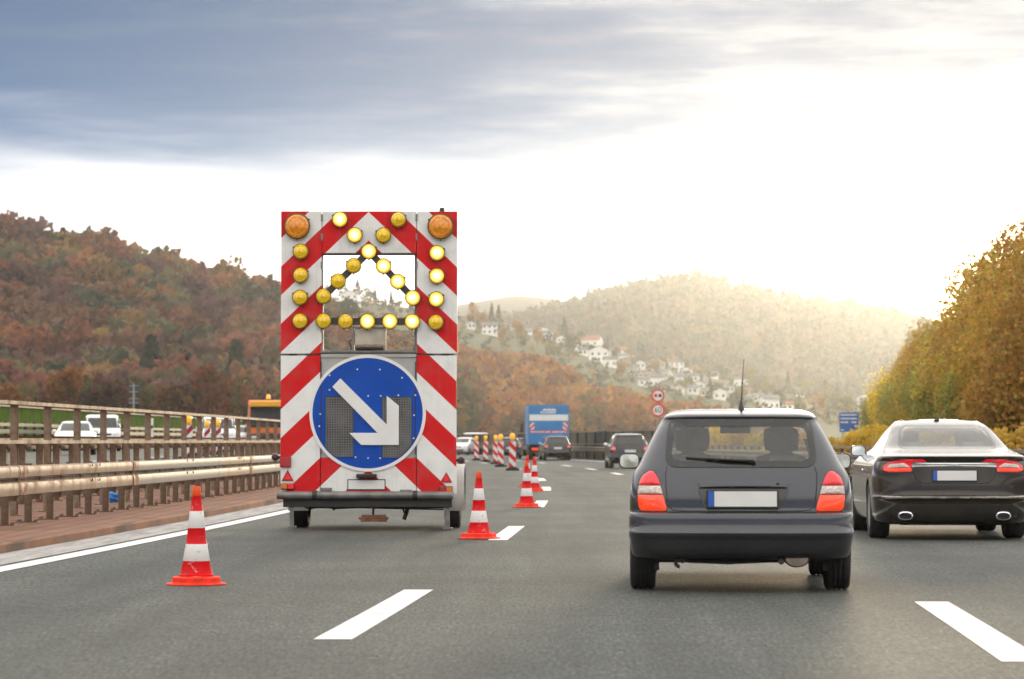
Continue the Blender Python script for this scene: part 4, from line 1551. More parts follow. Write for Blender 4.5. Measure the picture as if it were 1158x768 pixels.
def wheel(parent, x, y, r, wd, spokes=7):
    """Tyre and rim, outer face towards sign(x)."""
    o = bpy.data.objects.new('wheel', None); COL.objects.link(o); o.parent = parent; o.location = (x, y, r); o.empty_display_size = .1
    sg = 1 if x > 0 else -1
    h = wd / 2
    b = MB()
    prof = [(r * .66, -h * .92), (r * .80, -h * 1.02), (r * .93, -h * .98), (r * .985, -h * .84), (r, -h * .70)]
    for g in (-0.38, 0.0, 0.38):
        prof += [(r, h * (g - .06)), (r - .008, h * (g - .05)), (r - .008, h * (g + .05)), (r, h * (g + .06))]
    prof += [(r, h * .70), (r * .985, h * .84), (r * .93, h * .98), (r * .80, h * 1.02), (r * .66, h * .92)]
    b.lathe(prof + [(r * .6, h * .4), (r * .6, -h * .4), prof[0]], 40, 'x')
    b.f = [f for f in b.f if len(f) == 4]; b.m = [0] * len(b.f)
    b.build('tyre', M_tyre, o, smooth=35)
    b = MB()
    b.lathe([(r * .66, sg * h * .9), (r * .62, sg * h * .85), (r * .60, sg * h * .2), (r * .3, sg * h * .1), (0.0, sg * h * .1)], 32, 'x')
    for k in range(spokes):
        q = 2 * math.pi * k / spokes
        c_, s_ = math.cos(q), math.sin(q)
        t0, t1 = r * .10, r * .62
        wv = .028
        P = [(t0, -wv), (t1, -wv * .8), (t1, wv * .8), (t0, wv)]
        xa, xb = sg * h * .55, sg * h * .86
        b.add([(xa, c_ * a - s_ * e, s_ * a + c_ * e) for a, e in P] + [(xb, c_ * a - s_ * e, s_ * a + c_ * e) for a, e in P],
              [(0, 1, 2, 3), (4, 5, 6, 7), (0, 1, 5, 4), (1, 2, 6, 5), (2, 3, 7, 6), (3, 0, 4, 7)])
    b.lathe([(r * .14, sg * h * .5), (r * .14, sg * h * .9), (0, sg * h * .92)], 16, 'x')
    b.build('rim', M_rim, o, smooth=35)
    return o


def number_plate(parent, x, z, y, wd=.52, ht=.115, tilt=0.0):
    b = MB(); b.box(x - wd / 2 - .012, x + wd / 2 + .012, y - .010, y + .02, z - ht / 2 - .018, z + ht / 2 + .008)
    pl = b.build('number_plate', M_blkp, parent, smooth=0, bevel=.006)
    b = MB(); b.box(x - wd / 2 + .047, x + wd / 2, y - .015, y - .0095, z - ht / 2, z + ht / 2); b.build('plate_face', M_plate, pl, smooth=0)
    b = MB(); b.box(x - wd / 2, x - wd / 2 + .045, y - .015, y - .0095, z - ht / 2, z + ht / 2); b.build('country_strip', M_blue, pl, smooth=0)
    return pl


def mirror(parent, x, y, z, mat, sg, wd=.20, ht=.13):
    """A door mirror: shell with the glass facing back."""
    b = MB()
    O = rounded([(x - wd / 2, z - ht / 2), (x + wd / 2, z - ht / 2), (x + wd / 2, z + ht / 2), (x - wd / 2, z + ht / 2)], ht * .38, 5)
    flat = lambda a, c, off: (a, y - off, c)
    cc = (x, z)
    V, F, n = [], [], len(O)
    for s_, d in ((1.0, 0.0), (1.0, .04), (.85, .10), (.45, .135)):
        V += [(cc[0] + (p[0] - cc[0]) * s_, y + d, cc[1] + (p[1] - cc[1]) * s_) for p in O]
    for i in range(3):
        F += [(i * n + j, i * n + (j + 1) % n, (i + 1) * n + (j + 1) % n, (i + 1) * n + j) for j in range(n)]
    F.append(tuple(3 * n + j for j in range(n)))
    F.append(tuple(range(n)))
    b.add(V, F)
    xi = x - sg * wd / 2
    b.tube([(xi + sg * .02, y + .06, z - ht * .3), (xi - sg * .10, y + .08, z - ht * .45)], .028, 8)
    sh = b.build('mirror', mat, parent, smooth=40)
    b = MB()
    I = [(cc[0] + (p[0] - cc[0]) * .86, cc[1] + (p[1] - cc[1]) * .84) for p in O]
    patch(b, I, flat, .004, 0, skirt=0.0, step=.5)
    b.build('mirror_glass', M_mirr, sh, smooth=0)
    return sh


M_mirr = plain('mirror_silver', (0.78, 0.82, 0.82), 0.04, 1.0, var=0.02)


def seat(parent, x, y, z0, zt):
    b = MB()
    def ring(wx, wy, z, yo):
        return [(x + wx * math.copysign(abs(math.cos(q)) ** .55, math.cos(q)), y + yo + wy * math.copysign(abs(math.sin(q)) ** .7, math.sin(q)), z) for q in np.linspace(0, 2 * math.pi, 20, endpoint=False)]
    hs_ = [(.20, .05, z0, 0), (.235, .075, z0 + .1, -.01), (.235, .08, zt - .34, -.05), (.20, .075, zt - .24, -.07), (.10, .04, zt - .215, -.075), (.085, .035, zt - .20, -.08), (.13, .05, zt - .185, -.085), (.145, .06, zt - .10, -.09), (.135, .055, zt - .02, -.09), (.09, .03, zt, -.09)]
    V = [p for h in hs_ for p in ring(*h)]
    n = 20
    b.add(V, [(i * n + j, i * n + (j + 1) % n, (i + 1) * n + (j + 1) % n, (i + 1) * n + j) for i in range(len(hs_) - 1) for j in range(n)] + [tuple((len(hs_) - 1) * n + j for j in range(n))])
    return b.build('seat', M_seat, parent, smooth=60)


HATCH = [  # z, half width, tail, nose, corner radius
    (.245, .800, -.56, 3.25, .28), (.262, .822, -.635, 3.36, .27), (.30, .836, -.685, 3.42, .27), (.36, .846, -.715, 3.45, .26), (.405, .852, -.728, 3.46, .25), (.43, .857, -.748, 3.46, .25),
    (.455, .858, -.756, 3.46, .25), (.475, .857, -.742, 3.46, .25), (.50, .856, -.728, 3.46, .25), (.56, .856, -.725, 3.46, .25), (.592, .855, -.718, 3.45, .25), (.606, .853, -.700, 3.44, .25), (.612, .851, -.655, 3.44, .25),
    (.625, .851, -.645, 3.43, .24), (.70, .850, -.640, 3.40, .23), (.80, .843, -.622, 3.25, .22), (.88, .828, -.592, 2.95, .22), (.93, .805, -.566, 2.55, .22), (.965, .782, -.543, 2.30, .22), (1.05, .742, -.47, 2.08, .21),
    (1.15, .692, -.385, 1.86, .20), (1.25, .640, -.300, 1.62, .19), (1.315, .602, -.245, 1.45, .18), (1.335, .590, -.255, 1.38, .17), (1.352, .575, -.235, 1.32, .17), (1.375, .540, -.12, 1.20, .20), (1.392, .490, .02, 1.08, .22), (1.403, .40, .22, .95, .2)]
ZH = [.245, .25, .262, .28, .30, .33, .36, .385, .405, .418, .43, .442, .455, .465, .475, .488, .50, .53, .56, .578, .592, .60, .606, .612, .618, .625, .65, .68, .71, .74, .77, .80, .83, .86, .89, .915, .94, .965, .99,
      1.02, 1.05, 1.09, 1.13, 1.17, 1.21, 1.25, 1.285, 1.30, 1.315, 1.325, 1.335, 1.344, 1.352, 1.362, 1.375, 1.384, 1.392, 1.399, 1.403]


def hatch_holes(wb, x0=.56, z0=.985, z1=1.30, a0=.25):
    def f(x, y, z):
        if z0 < z < z1:
            hw = x0 - .10 * (z - z0) / (z1 - z0) * .6
            if y < 0.0 and abs(x) < hw:
                return 'drop'
            if y > 1.2 and abs(x) < hw + .06 and y > 0.9 + (z1 - z) * 2:
                return 'windscreen'
            if abs(x) > hw and a0 < y < 1.75 - (z - z0) * 1.4 and not (.88 < y < .98):
                return 'side_window'
        return None
    return f


def hatchback(name, label, loc, rz, mat, group=None, detail=True, sx=1, sz=1, lamp='tall', front=False):
    o = thing(name, label, 'car', loc, rz, group)
    B = Body(HATCH, sx=sx, sz=sz)
    zs = [z * sz for z in (ZH if detail else ZH[::2] + [ZH[-1]])]
    zs = sorted(set(zs))
    r = .30
    parts = shell(B, zs, hatch_holes(2.6, z0=.985 * sz, z1=1.30 * sz), ((0.0, 2.60), .345, .30), 'body',
                  {'body': mat, 'windscreen': M_glass if detail else M_glassd, 'side_window': M_glassd, 'rear_bumper': mat}, o, split=lambda x, y, z: z < .612 * sz and y < -.32)
    S = B.rear
    q = lambda P: [(x * sx, z * sz) for x, z in P]
    # rear window: clear pane with a black border
    outer = rounded(q([(-.585, .952), (.585, .952), (.552, 1.322), (-.552, 1.322)]), [.10, .10, .07, .07], 6)
    inner = rounded(q([(-.535, 1.00), (.535, 1.00), (.500, 1.262), (-.500, 1.262)]), [.07, .07, .06, .06], 6)
    b = MB(); patch(b, inner, S, .004, 0, skirt=0.0, step=.06)
    gw_ = b.build('rear_window', M_glass if detail else M_glassd, o, smooth=60)
    b = MB(); frame_patch(b, outer, inner, S, .005); b.build('window_border', M_frit, gw_, smooth=60, fix=False)
    # lamps
    if lamp == 'tall':
        out_r = [(.555, .615), (.778, .615), (.795, .70), (.792, .80), (.765, .885), (.700, .932), (.665, .925), (.628, .872), (.595, .76)]
        bands = ((.60, .742, M_lred2), (.748, .812, M_lclr), (.818, .95, M_lred))
    else:
        out_r = [(.60, .70), (.79, .72), (.80, .84), (.74, .905), (.66, .90), (.61, .82)]
        bands = ((.60, .775, M_lred), (.78, .82, M_lclr), (.825, .95, M_lred))
    for sg in (-1, 1):
        P = [(sg * x * sx, z * sz) for x, z in out_r]
        P = rounded(P, .03, 3)
        b = MB(); patch(b, [(p[0] * 1.0, p[1]) for p in P], S, .0025, 0.0, skirt=.01, step=.05)
        hl = b.build('tail_light', M_blkp, o, smooth=40)
        for lo, hi, mt in bands:
            C_ = clip_z([((p[0] - sg * .675 * sx) * .95 + sg * .675 * sx, (p[1] - .77 * sz) * .965 + .77 * sz) for p in P], lo * sz, hi * sz)
            if len(C_) > 2:
                b = MB(); patch(b, C_, S, .006, .012, skirt=.004, step=.04); b.build('lens', mt, hl, smooth=45)
    if detail:
        # grip strip, and a flush patch coloured darker as the plate recess's shade
        b = MB(); P = rounded([(-.31, .80), (-.335, .845), (.365, .845), (.345, .80)], .012, 3); patch(b, P, S, .030, .006, skirt=.01, step=.04); b.build('handle_strip', mat, o, smooth=40)
        b = MB(); P = rounded([(-.33, .795), (-.27, .637), (.30, .637), (.36, .795)], .03, 4); patch(b, P, S, .0035, 0, skirt=.002, step=.05); b.build('plate_recess_shade', P_recess_shade, o, smooth=40)
        seam(o, P, S, .006, True, P_recess_shade)  # dark outline drawn as the shaded edge of the recess
        b = MB(); b.lathe([(.012, -.02), (.012, 0.0), (0, .001)], 12, 'y', (.275, S(.275, .825)[1] - .018, .825)); b.build('lock', M_blkp, o)
        seam(o, [(-.56, .955), (-.575, .90), (-.57, .78), (-.555, .66), (-.52, .627), (-.40, .620), (.40, .620), (.52, .627), (.555, .66), (.57, .78), (.575, .90), (.56, .955)], S, .0045)
        seam(o, [(-.84, .612), (-.60, .612), (0, .612), (.60, .612), (.84, .612)], S, .005)
        number_plate(o, .008, .712, S(0, .712)[1] - .012)
        # wiper
        b = MB()
        pv_ = S(.09, 1.0, .03); b.tube([S(.10, .985, .012), pv_], .016, 8)
        b.tube([pv_, S(-.10, 1.008, .034), S(-.27, 1.018, .03)], [.012, .009, .007], 6)
        b.tube([S(-.42, 1.026, .016), S(-.2, 1.012, .02), S(.06, 1.0, .018)], .008, 5)
        b.build('wiper', M_blkp, o)
        # aerial, high brake lamp
        b = MB(); b.lathe([(.028, 0), (.022, .012), (.012, .05), (.006, .07)], 12, c=(.02, .18, 1.402)); b.tube([(.02, .18, 1.45), (.028, .12, 1.62), (.038, .06, 1.79)], [.007, .0045, .003], 6); b.build('antenna', M_blkp, o)
        seam(o, [(-.55, 1.333), (-.3, 1.337), (.3, 1.337), (.55, 1.333)], S, .004)
        # inside: shelf, seats, mirror, dashboard
        b = MB(); b.box(-.70, .70, -.40, .95, .90, .925); b.build('parcel_shelf', M_int, o, smooth=0)
        for x in (-.36, .36):
            seat(o, x, 1.05, .7, 1.265)
        for x in (-.36, .36):
            b = MB(); b.box(x - .12, x + .12, .28, .36, .93, 1.04); b.build('headrest', M_seat, o, smooth=0, bevel=.03)
        b = MB(); b.box(-.68, .68, 1.75, 2.2, .85, .98); b.build('dashboard', M_int, o, smooth=0, bevel=.05)
        b = MB(); b.box(-.125, .125, 1.50, 1.53, 1.215, 1.275); b.tube([(0, 1.53, 1.27), (0, 1.55, 1.33)], .012, 6); b.build('rear_view_mirror', M_int, o, smooth=0, bevel=.02)
    else:
        number_plate(o, 0, .70 * sz, S(0, .70 * sz)[1] - .012)
    for sg in (-1, 1):
        mirror(o, sg * .880 * sx, 1.68, .985 * sz, mat if not detail else M_blkp if False else mat, sg, .175, .13)
        for y in (0.0, 2.60):
            wheel(o, sg * .752 * sx, y, .298, .195)
    b = MB(); b.box(-.70, .70, -.42, .34, .22, .55); b.box(-.58, .58, .4, 3.1, .2, .5); b.box(-.52, .52, -.55, -.42, .27, .5)
    b.build('underbody', M_under, o, smooth=0, bevel=.03)
    if detail:
        b = MB(); b.lathe([(.0, -.62), (.085, -.615), (.10, -.58), (.10, -.2), (.08, -.17), (0, -.16)], 20, 'y', (.42, 0, .262), sy=.72)
        b.build('exhaust_silencer', M_exh, o)
        b = MB(); b.tube([(.30, -.66, .235), (.30, -.45, .26)], .022, 10); b.build('exhaust_pipe', M_dark, o)
        b = MB(); b.tube([(-.47 + .028 * math.cos(k * .6), -.56 + .01 * k / 8, .222 + .028 * math.sin(k * .6)) for k in range(9)], .016, 6); b.box(-.50, -.40, -.55, -.45, .235, .29); b.tube([(-.46, -.6, .24), (-.46, -.5, .30)], .014, 6); b.build('tow_hook', M_dark, o)
        b = MB(); b.tube([(-.68, 0, .30), (-.3, .05, .27), (.3, .05, .27), (.68, 0, .30)], .035, 8); b.tube([(-.40, -.52, .235), (-.1, -.56, .225), (.25, -.5, .24)], .014, 6); b.build('axle', M_under, o)
        for x in (-.645, .645):
            b = MB(); b.box(x - .02, x + .02, -.36, -.34, .16, .38); b.build('mud_flap', M_blk, o, smooth=0)
    else:
        b = MB(); b.tube([(.35, -.70, .26), (.35, -.4, .28)], .03, 10); b.build('exhaust_pipe', M_dark, o)
    if front:
        F_ = B.front
        for sg in (-1, 1):
            b = MB(); patch(b, rounded([(sg * .42, .62), (sg * .72, .64), (sg * .74, .74), (sg * .45, .72)], .03, 3), F_, .004, .02, skirt=.02); b.build('headlight', M_head, o)
        b = MB(); patch(b, rounded([(-.32, .62), (.32, .62), (.30, .70), (-.30, .70)], .02, 3), F_, .004, 0, skirt=.02); b.build('grille', M_blkp, o)
        b = MB(); patch(b, rounded([(-.55, .34), (.55, .34), (.50, .46), (-.50, .46)], .03, 3), F_, .004, 0, skirt=.02); b.build('air_intake', M_blkp, o)
    return o


M_exh = plain('exhaust_steel', (0.36, 0.29, 0.24), 0.4, 0.7)
P_hatch = paint('dark_grey_metallic', (0.060, 0.062, 0.072), 0.6, 0.20, amount=0.14)
P_sedan = paint('bronze_black_metallic', (0.046, 0.038, 0.030), 0.6, 0.22, amount=0.05)
P_black = paint('black_paint', (0.018, 0.018, 0.019), 0.2, 0.25, amount=0.06)
P_dgrey = paint('dark_grey_paint', (0.03, 0.032, 0.036), 0.3, 0.28, amount=0.08)
P_white = paint('white_paint', (0.80, 0.80, 0.79), 0.0, 0.35)
P_silver = paint('silver_paint', (0.45, 0.46, 0.48), 0.6, 0.35)

P_recess_shade = paint('recess_shade_grey', (0.045, 0.043, 0.042), 0.5, 0.3, amount=0.2)  # darker grey carrying the shade of the plate recess
HY = 24.2
car1 = hatchback('hatchback_car', 'dark grey hatchback seen from behind in the middle lane, aerial on its roof', (1.774, HY, 0), -heading(HY), P_hatch)

# ------------------------------------------------------------------ the dark saloon
SEDAN = [
    (.175, .80, -.78, 3.55, .44), (.20, .86, -.93, 3.68, .44), (.24, .885, -1.00, 3.75, .44), (.32, .905, -1.055, 3.80, .44), (.40, .915, -1.080, 3.82, .44), (.455, .918, -1.092, 3.82, .44), (.485, .920, -1.118, 3.82, .44),
    (.505, .920, -1.120, 3.82, .44), (.525, .920, -1.090, 3.82, .44), (.60, .924, -1.080, 3.82, .44), (.72, .924, -1.075, 3.78, .44), (.80, .917, -1.072, 3.70, .44), (.87, .900, -1.070, 3.50, .44), (.92, .880, -1.075, 3.1, .44),
    (.955, .862, -1.095, 2.75, .24), (.972, .848, -1.098, 2.6, .24), (.985, .830, -1.05, 2.5, .24), (1.00, .806, -.94, 2.42, .24), (1.02, .780, -.76, 2.33, .24), (1.045, .752, -.55, 2.24, .24), (1.07, .730, -.40, 2.16, .24),
    (1.12, .700, -.24, 2.04, .24), (1.20, .655, -.02, 1.84, .24), (1.28, .608, .22, 1.62, .23), (1.33, .570, .40, 1.47, .22), (1.37, .530, .58, 1.35, .22), (1.395, .48, .72, 1.27, .2), (1.41, .40, .85, 1.18, .18)]
ZS = [.175, .185, .20, .22, .24, .28, .32, .36, .40, .43, .455, .47, .485, .495, .505, .515, .525, .56, .60, .64, .68, .72, .76, .80, .835, .87, .90, .92, .94, .955, .964, .972, .979, .985, .993, 1.0, 1.01, 1.02, 1.032, 1.045, 1.058,
      1.07, 1.095, 1.12, 1.16, 1.20, 1.24, 1.28, 1.305, 1.33, 1.35, 1.37, 1.383, 1.395, 1.403, 1.41]


def sedan_holes(x, y, z):
    if 1.085 < z < 1.325:
        hw = .545 - .06 * (z - 1.085) / .24
        if y < .55 and abs(x) < hw:
            return 'drop'
        if y > 1.3 and abs(x) < hw + .05 and y > 1.2 + (1.325 - z) * 1.8:
            return 'windscreen'
        if abs(x) > hw and .30 - (1.325 - z) * 1.2 + .10 < y < 1.95 - (z - 1.085) * 1.9 and not (.92 < y < 1.0):
            return 'side_window'
    return None


def saloon(name, label, loc, rz, mat):
    o = thing(name, label, 'car', loc, rz)
    B = Body(SEDAN, bow=.14, bow_f=.35)
    S = B.rear
    shell(B, ZS, sedan_holes, ((0.0, 2.91), .375, .34), 'body', {'body': mat, 'windscreen': M_glass, 'side_window': M_glassd, 'rear_bumper': mat}, o, split=lambda x, y, z: z < .66 and y < -.42)
    outer = rounded([(-.60, 1.055), (.60, 1.055), (.505, 1.350), (-.505, 1.350)], [.10, .10, .09, .09], 6)
    inner = rounded([(-.565, 1.078), (.565, 1.078), (.480, 1.322), (-.480, 1.322)], [.09, .09, .08, .08], 6)
    b = MB(); patch(b, inner, S, .004, 0, skirt=0.0, step=.06); g_ = b.build('rear_window', M_glassr, o, smooth=60)
    b = MB(); frame_patch(b, outer, inner, S, .005); b.build('window_border', M_frit, g_, smooth=60, fix=False)
    # lamps run from the flank in over the boot lid
    for sg in (-1, 1):
        P = [(sg * x, z) for x, z in ((.33, .908), (.49, .905), (.49, .795), (.75, .790), (.815, .812), (.812, .862), (.75, .905), (.60, .935), (.38, .938))]
        P = rounded(P, .018, 3)
        b = MB(); patch(b, clip_z([(p[0], p[1]) for p in P], .0, .905), S, .0035, 0, skirt=.01, step=.04)
        hl = b.build('tail_light', M_lred, o, smooth=45)
        b = MB(); patch(b, rounded([(sg * .315, .906), (sg * .75, .904), (sg * .60, .937), (sg * .36, .940)], .008, 3), S, .004, .004, skirt=.004, step=.04); b.build('lens', M_lred, hl, smooth=45)
        b = MB(); patch(b, rounded([(sg * .505, .848), (sg * .775, .836), (sg * .74, .884), (sg * .58, .898)], .02, 4), S, .008, .012, skirt=.004, step=.04); b.build('reverse_lens', M_lclr, hl, smooth=45)
        b = MB(); patch(b, rounded([(sg * .505, .80), (sg * .745, .796), (sg * .80, .812), (sg * .795, .828), (sg * .51, .840)], .012, 3), S, .007, .008, skirt=.004, step=.04); b.build('brake_lens', M_lred2, hl, smooth=45)
    b = MB(); patch(b, rounded([(-.49, .850), (.49, .850), (.49, .898), (-.49, .898)], .008, 3), S, .010, .004, skirt=.01, step=.05); b.build('chrome_bar', M_chrome, o, smooth=40)
    number_plate(o, .0, .752, S(0, .752)[1] - .012, .50, .112)
    seam(o, [(-.49, .905), (-.48, .80), (-.44, .70), (-.38, .665), (0, .655), (.38, .665), (.44, .70), (.48, .80), (.49, .905)], S, .005)
    seam(o, [(-.88, .775), (-.50, .785)], S, .004); seam(o, [(.50, .785), (.88, .775)], S, .004)
    b = MB(); P = rounded([(-.84, .487), (.84, .487), (.83, .515), (-.83, .515)], .010, 3); patch(b, P, S, .012, .004, skirt=.01, step=.05); b.build('bumper_strip', M_chromed, o, smooth=40)
    b = MB(); P = rounded([(-.70, .20), (.70, .20), (.78, .36), (.66, .42), (-.66, .42), (-.78, .36)], .05, 4); patch(b, P, S, .004, .0, skirt=.01, step=.06); b.build('lower_bumper', P_under, o, smooth=40)
    for sg in (-1, 1):
        x, z = sg * .565, .285
        y = S(x, z)[1]
        b = MB()
        ang = np.linspace(0, 2 * math.pi, 28, endpoint=False)
        E = [(x + .088 * math.copysign(abs(math.cos(a)) ** .7, math.cos(a)), z + .050 * math.sin(a)) for a in ang]
        I = [(x + .070 * math.copysign(abs(math.cos(a)) ** .7, math.cos(a)), z + .036 * math.sin(a)) for a in ang]
        n = 28
        V = [(p[0], y + .05, p[1]) for p in E] + [(p[0], y - .045, p[1]) for p in E] + [(p[0], y - .048, p[1]) for p in I] + [(p[0], y + .06, p[1]) for p in I]
        b.add(V, [(i * n + j, i * n + (j + 1) % n, (i + 1) * n + (j + 1) % n, (i + 1) * n + j) for i in range(3) for j in range(n)])
        t_ = b.build('tailpipe', M_chrome, o, smooth=40)
        b = MB(); b.prism(I, y - .012, y + .02); b.build('tailpipe_mouth', M_blk, t_, smooth=0)
        mirror(o, sg * .895, 1.95, 1.03, mat, sg, .19, .135)
        for yy in (0.0, 2.91):
            wheel(o, sg * .80, yy, .335, .235, 10)
    b = MB(); b.lathe([(.035, 0), (.03, .02), (.012, .038), (0, .04)], 14, c=(-.03, .78, 1.402)); b.build('antenna', M_blkp, o)
    b = MB(); b.box(-.62, .62, -.75, .34, .17, .5); b.box(-.56, .56, .4, 3.3, .18, .5); b.build('underbody', M_under, o, smooth=0, bevel=.03)
    b = MB(); b.box(-.70, .70, -.5, 1.0, .97, 1.0); b.build('parcel_shelf', M_int, o, smooth=0)
    for x in (-.36, .36):
        seat(o, x, 1.15, .8, 1.29)
        b = MB(); b.box(x - .13, x + .13, .18, .26, 1.02, 1.14); b.build('headrest', M_seat, o, smooth=0, bevel=.03)
    for sg in (-1, 1):   # handles and swage line on the flanks
        b = MB(); b.tube([B.side(.55, .80, .012, sg), B.side(.75, .805, .012, sg)], .014, 8); b.build('door_handle', M_chrome, o)
        b = MB(); P = [B.side(y, .86 + (0.0 if y < 2.4 else 0), .0, sg) for y in np.linspace(-.3, 2.6, 20)]; b.tube(P, .006, 5); b.build('swage_line', mat, o, fix=False)
    return o


M_glassr = glass('sky_lit_glass', (0.50, 0.54, 0.52))
M_chromed = plain('dull_chrome', (0.35, 0.32, 0.29), 0.25, 0.9)
P_under = plain('dark_bumper', (0.030, 0.026, 0.022), 0.45)
SYD = 37.0
car2 = saloon('saloon_car', 'dark saloon car with twin chrome tailpipes in the outer lane', (5.17, SYD, 0), -heading(SYD), P_sedan)

# ------------------------------------------------------------------ traffic further on
GD = 'dark cars far ahead'


def far_car(label, px, D, mat, group=None, lamp='small', rz=None, sx=.98, sz=1.05, front=False, z=0.0):
    p = at(px, 510, D)
    return hatchback('hatchback_car', label, (p.x, D, z), -heading(D) if rz is None else rz, mat, group, False, sx, sz, lamp, front)


far_car('small black hatchback with rounded roof before the dark noise wall, under the round signs', 711, 131, P_black)
far_car('black hatchback following close behind the blue lorry', 629.5, 186, P_black, sx=.97)
far_car('dark car behind the gap between two of the striped beacons', 575, 205, P_dgrey, sx=1.0, sz=1.0)
far_car('dark grey car between the striped beacons and the blue lorry', 592, 240, P_dgrey, sx=1.02, sz=1.0)
far_car('white hatchback coming round the bend beyond the farthest striped beacon', 528, 262, P_white, rz=math.pi * .93, front=True)
far_car('white oncoming hatchback behind the tall railing, bonnet to the camera', 86, 130, P_white, rz=math.pi + .12, front=True, z=opp_z(130), sz=1.0)
far_car('silver oncoming car behind the railing next to the orange truck', 270, 196, P_silver, rz=math.pi + .08, front=True, z=opp_z(196))

VAN = [(.28, .90, -.9, 3.7, .15), (.34, .94, -.98, 3.86, .15), (.50, .955, -1.0, 3.92, .15), (.75, .96, -1.0, 3.90, .14), (1.0, .96, -1.0, 3.80, .13), (1.12, .955, -1.0, 3.55, .13), (1.22, .94, -.99, 3.22, .13), (1.50, .90, -.97, 2.85, .13),
       (1.75, .865, -.95, 2.52, .13), (1.84, .84, -.93, 2.35, .14), (1.90, .78, -.88, 2.1, .16), (1.93, .68, -.75, 1.8, .18)]


def van(label, px, D, rz, z, mat=None):
    p = at(px, 500, D)
    o = thing('van', label, 'van', (p.x, D, z), rz)
    B = Body(VAN, bow=.03, bow_f=.25)
    zs = list(np.linspace(.28, 1.93, 40))

    def holes(x, y, z_):
        if 1.20 < z_ < 1.76:
            if y > 2.3 and abs(x) < .80 - .1 * (z_ - 1.2):
                return 'windscreen'
            if abs(x) > .8 and 1.75 < y < 3.05 - (z_ - 1.2) * 1.2:
                return 'side_window'
        return None
    shell(B, zs, holes, ((0.0, 2.95), .38, .34), 'body', {'body': mat or P_white, 'windscreen': M_glassd, 'side_window': M_glassd}, o)
    F_ = B.front
    for sg in (-1, 1):
        b = MB(); patch(b, rounded([(sg * .52, .82), (sg * .86, .84), (sg * .86, 1.0), (sg * .58, .97)], .04, 3), F_, .004, .02, skirt=.02); b.build('headlight', M_head, o)
        mirror(o, sg * 1.08, 2.75, 1.30, M_blkp, sg, .19, .26)
        for y in (0, 2.95):
            wheel(o, sg * .85, y, .33, .21)
    b = MB(); patch(b, rounded([(-.45, .82), (.45, .82), (.48, .93), (-.48, .93)], .02, 3), F_, .004, 0, skirt=.02); b.build('grille', M_blkp, o)
    b = MB(); patch(b, rounded([(-.7, .40), (.7, .40), (.6, .55), (-.6, .55)], .02, 3), F_, .004, 0, skirt=.02); b.build('air_intake', M_blkp, o)
    b = MB(); b.box(-.6, .6, -.7, 3.4, .24, .5); b.build('underbody', M_under, o, smooth=0)
    return o


van('white oncoming van with dark windscreen behind the railing, beside the white hatchback', 115, 166, math.pi + .14, opp_z(166))
van('white van behind the beacons of the opposite carriageway, seen through the railing', 247, 178, math.pi + .10, opp_z(178))
van('white van coming round the bend behind the two farthest striped beacons', 540, 285, math.pi * .93, 0.0)

# ------------------------------------------------------------------ blue box lorry
M_lblue = plain('lorry_blue', (0.035, 0.22, 0.52), 0.4, var=0.10, scale=1.5)
M_lblue2 = plain('lorry_side_blue', (0.10, 0.22, 0.40), 0.45, var=0.1)
M_board = striped('lorry_warning_board', RED, WHT, lambda t, x, y, z: t.math('LESS_THAN', t.math('FRACT', t.math('DIVIDE', t.math('ADD', z, t.math('ABSOLUTE', x)), 0.30)), 0.5))
LD = 192
p0 = at(620.5, 500, LD)
o = thing('box_lorry', 'blue box lorry with a white band across its rear doors', 'lorry', (p0.x, LD, 0), .025)
b = MB(); b.box(-1.25, 1.25, 0, 7.2, .95, 3.38); bx = b.build('cargo_box', M_lblue, o, smooth=0, bevel=.03)
b = MB(); b.box(-1.27, 1.27, -.012, .05, 3.30, 3.42); b.box(-1.27, -1.20, -.012, .05, .9, 3.295); b.box(1.20, 1.27, -.012, .05, .9, 3.295); b.build('rear_frame', M_lblue2, o, smooth=0, bevel=.01)
b = MB(); b.box(-1.20, 1.20, -.008, -.001, 2.42, 2.80); b.build('white_band', M_swht, bx, smooth=0)
b = MB(); b.box(-1.17, 1.17, -.010, -.001, 1.66, 1.80); rbnd = b.build('red_band', M_sred, bx, smooth=0)
b = MB()
for xa_, xe_ in ((-1.10, .02), (.22, 1.05)):
    b = MB(); x = xa_
    while x < xe_:
        s_ = random.uniform(.05, .11)
        b.box(x, x + s_, -.016, -.0102, 1.69, 1.69 + random.choice((.06, .08, .08)))
        x += s_ + .025
    b.build('lettering', M_swht, rbnd, smooth=0)
for z, a, e, h_ in ((3.02, -.36, .42, .16), (2.88, -.50, .45, .09)):
    b = MB(); x = a
    while x < e:
        s_ = random.uniform(.05, .10); b.box(x, x + s_, -.012, -.001, z, z + h_ * random.choice((.7, 1, 1))); x += s_ + .02
    b.build('lettering', M_swht, bx, smooth=0)
for sg in (-1, 1):
    b = MB(); b.box(sg * 1.02 - .14, sg * 1.02 + .14, -.010, -.001, 1.86, 2.30); b.build('warning_board', M_board, bx, smooth=0)
b = MB(); b.box(-.35, .35, -.03, -.001, 1.30, 1.45); b.build('door_latch', M_grey, bx, smooth=0)
b = MB(); b.box(-.012, .012, -.006, -.001, .98, 1.655); b.build('door_gap', M_dark, bx, smooth=0)
b = MB(); b.box(-1.15, 1.15, -.03, .12, .42, .56); b.box(-.45, -.35, .12, 6, .5, .95); b.box(.35, .45, .12, 6, .5, .95); b.box(-1.2, 1.2, .3, 6.5, .75, .945); b.build('chassis', M_dark, o, smooth=0)
for sg in (-1, 1):
    b = MB(); b.box(sg * .85 - .2, sg * .85 + .2, -.06, -.035, .58, .74); b.build('tail_light', M_lred2, o, smooth=0, bevel=.01)
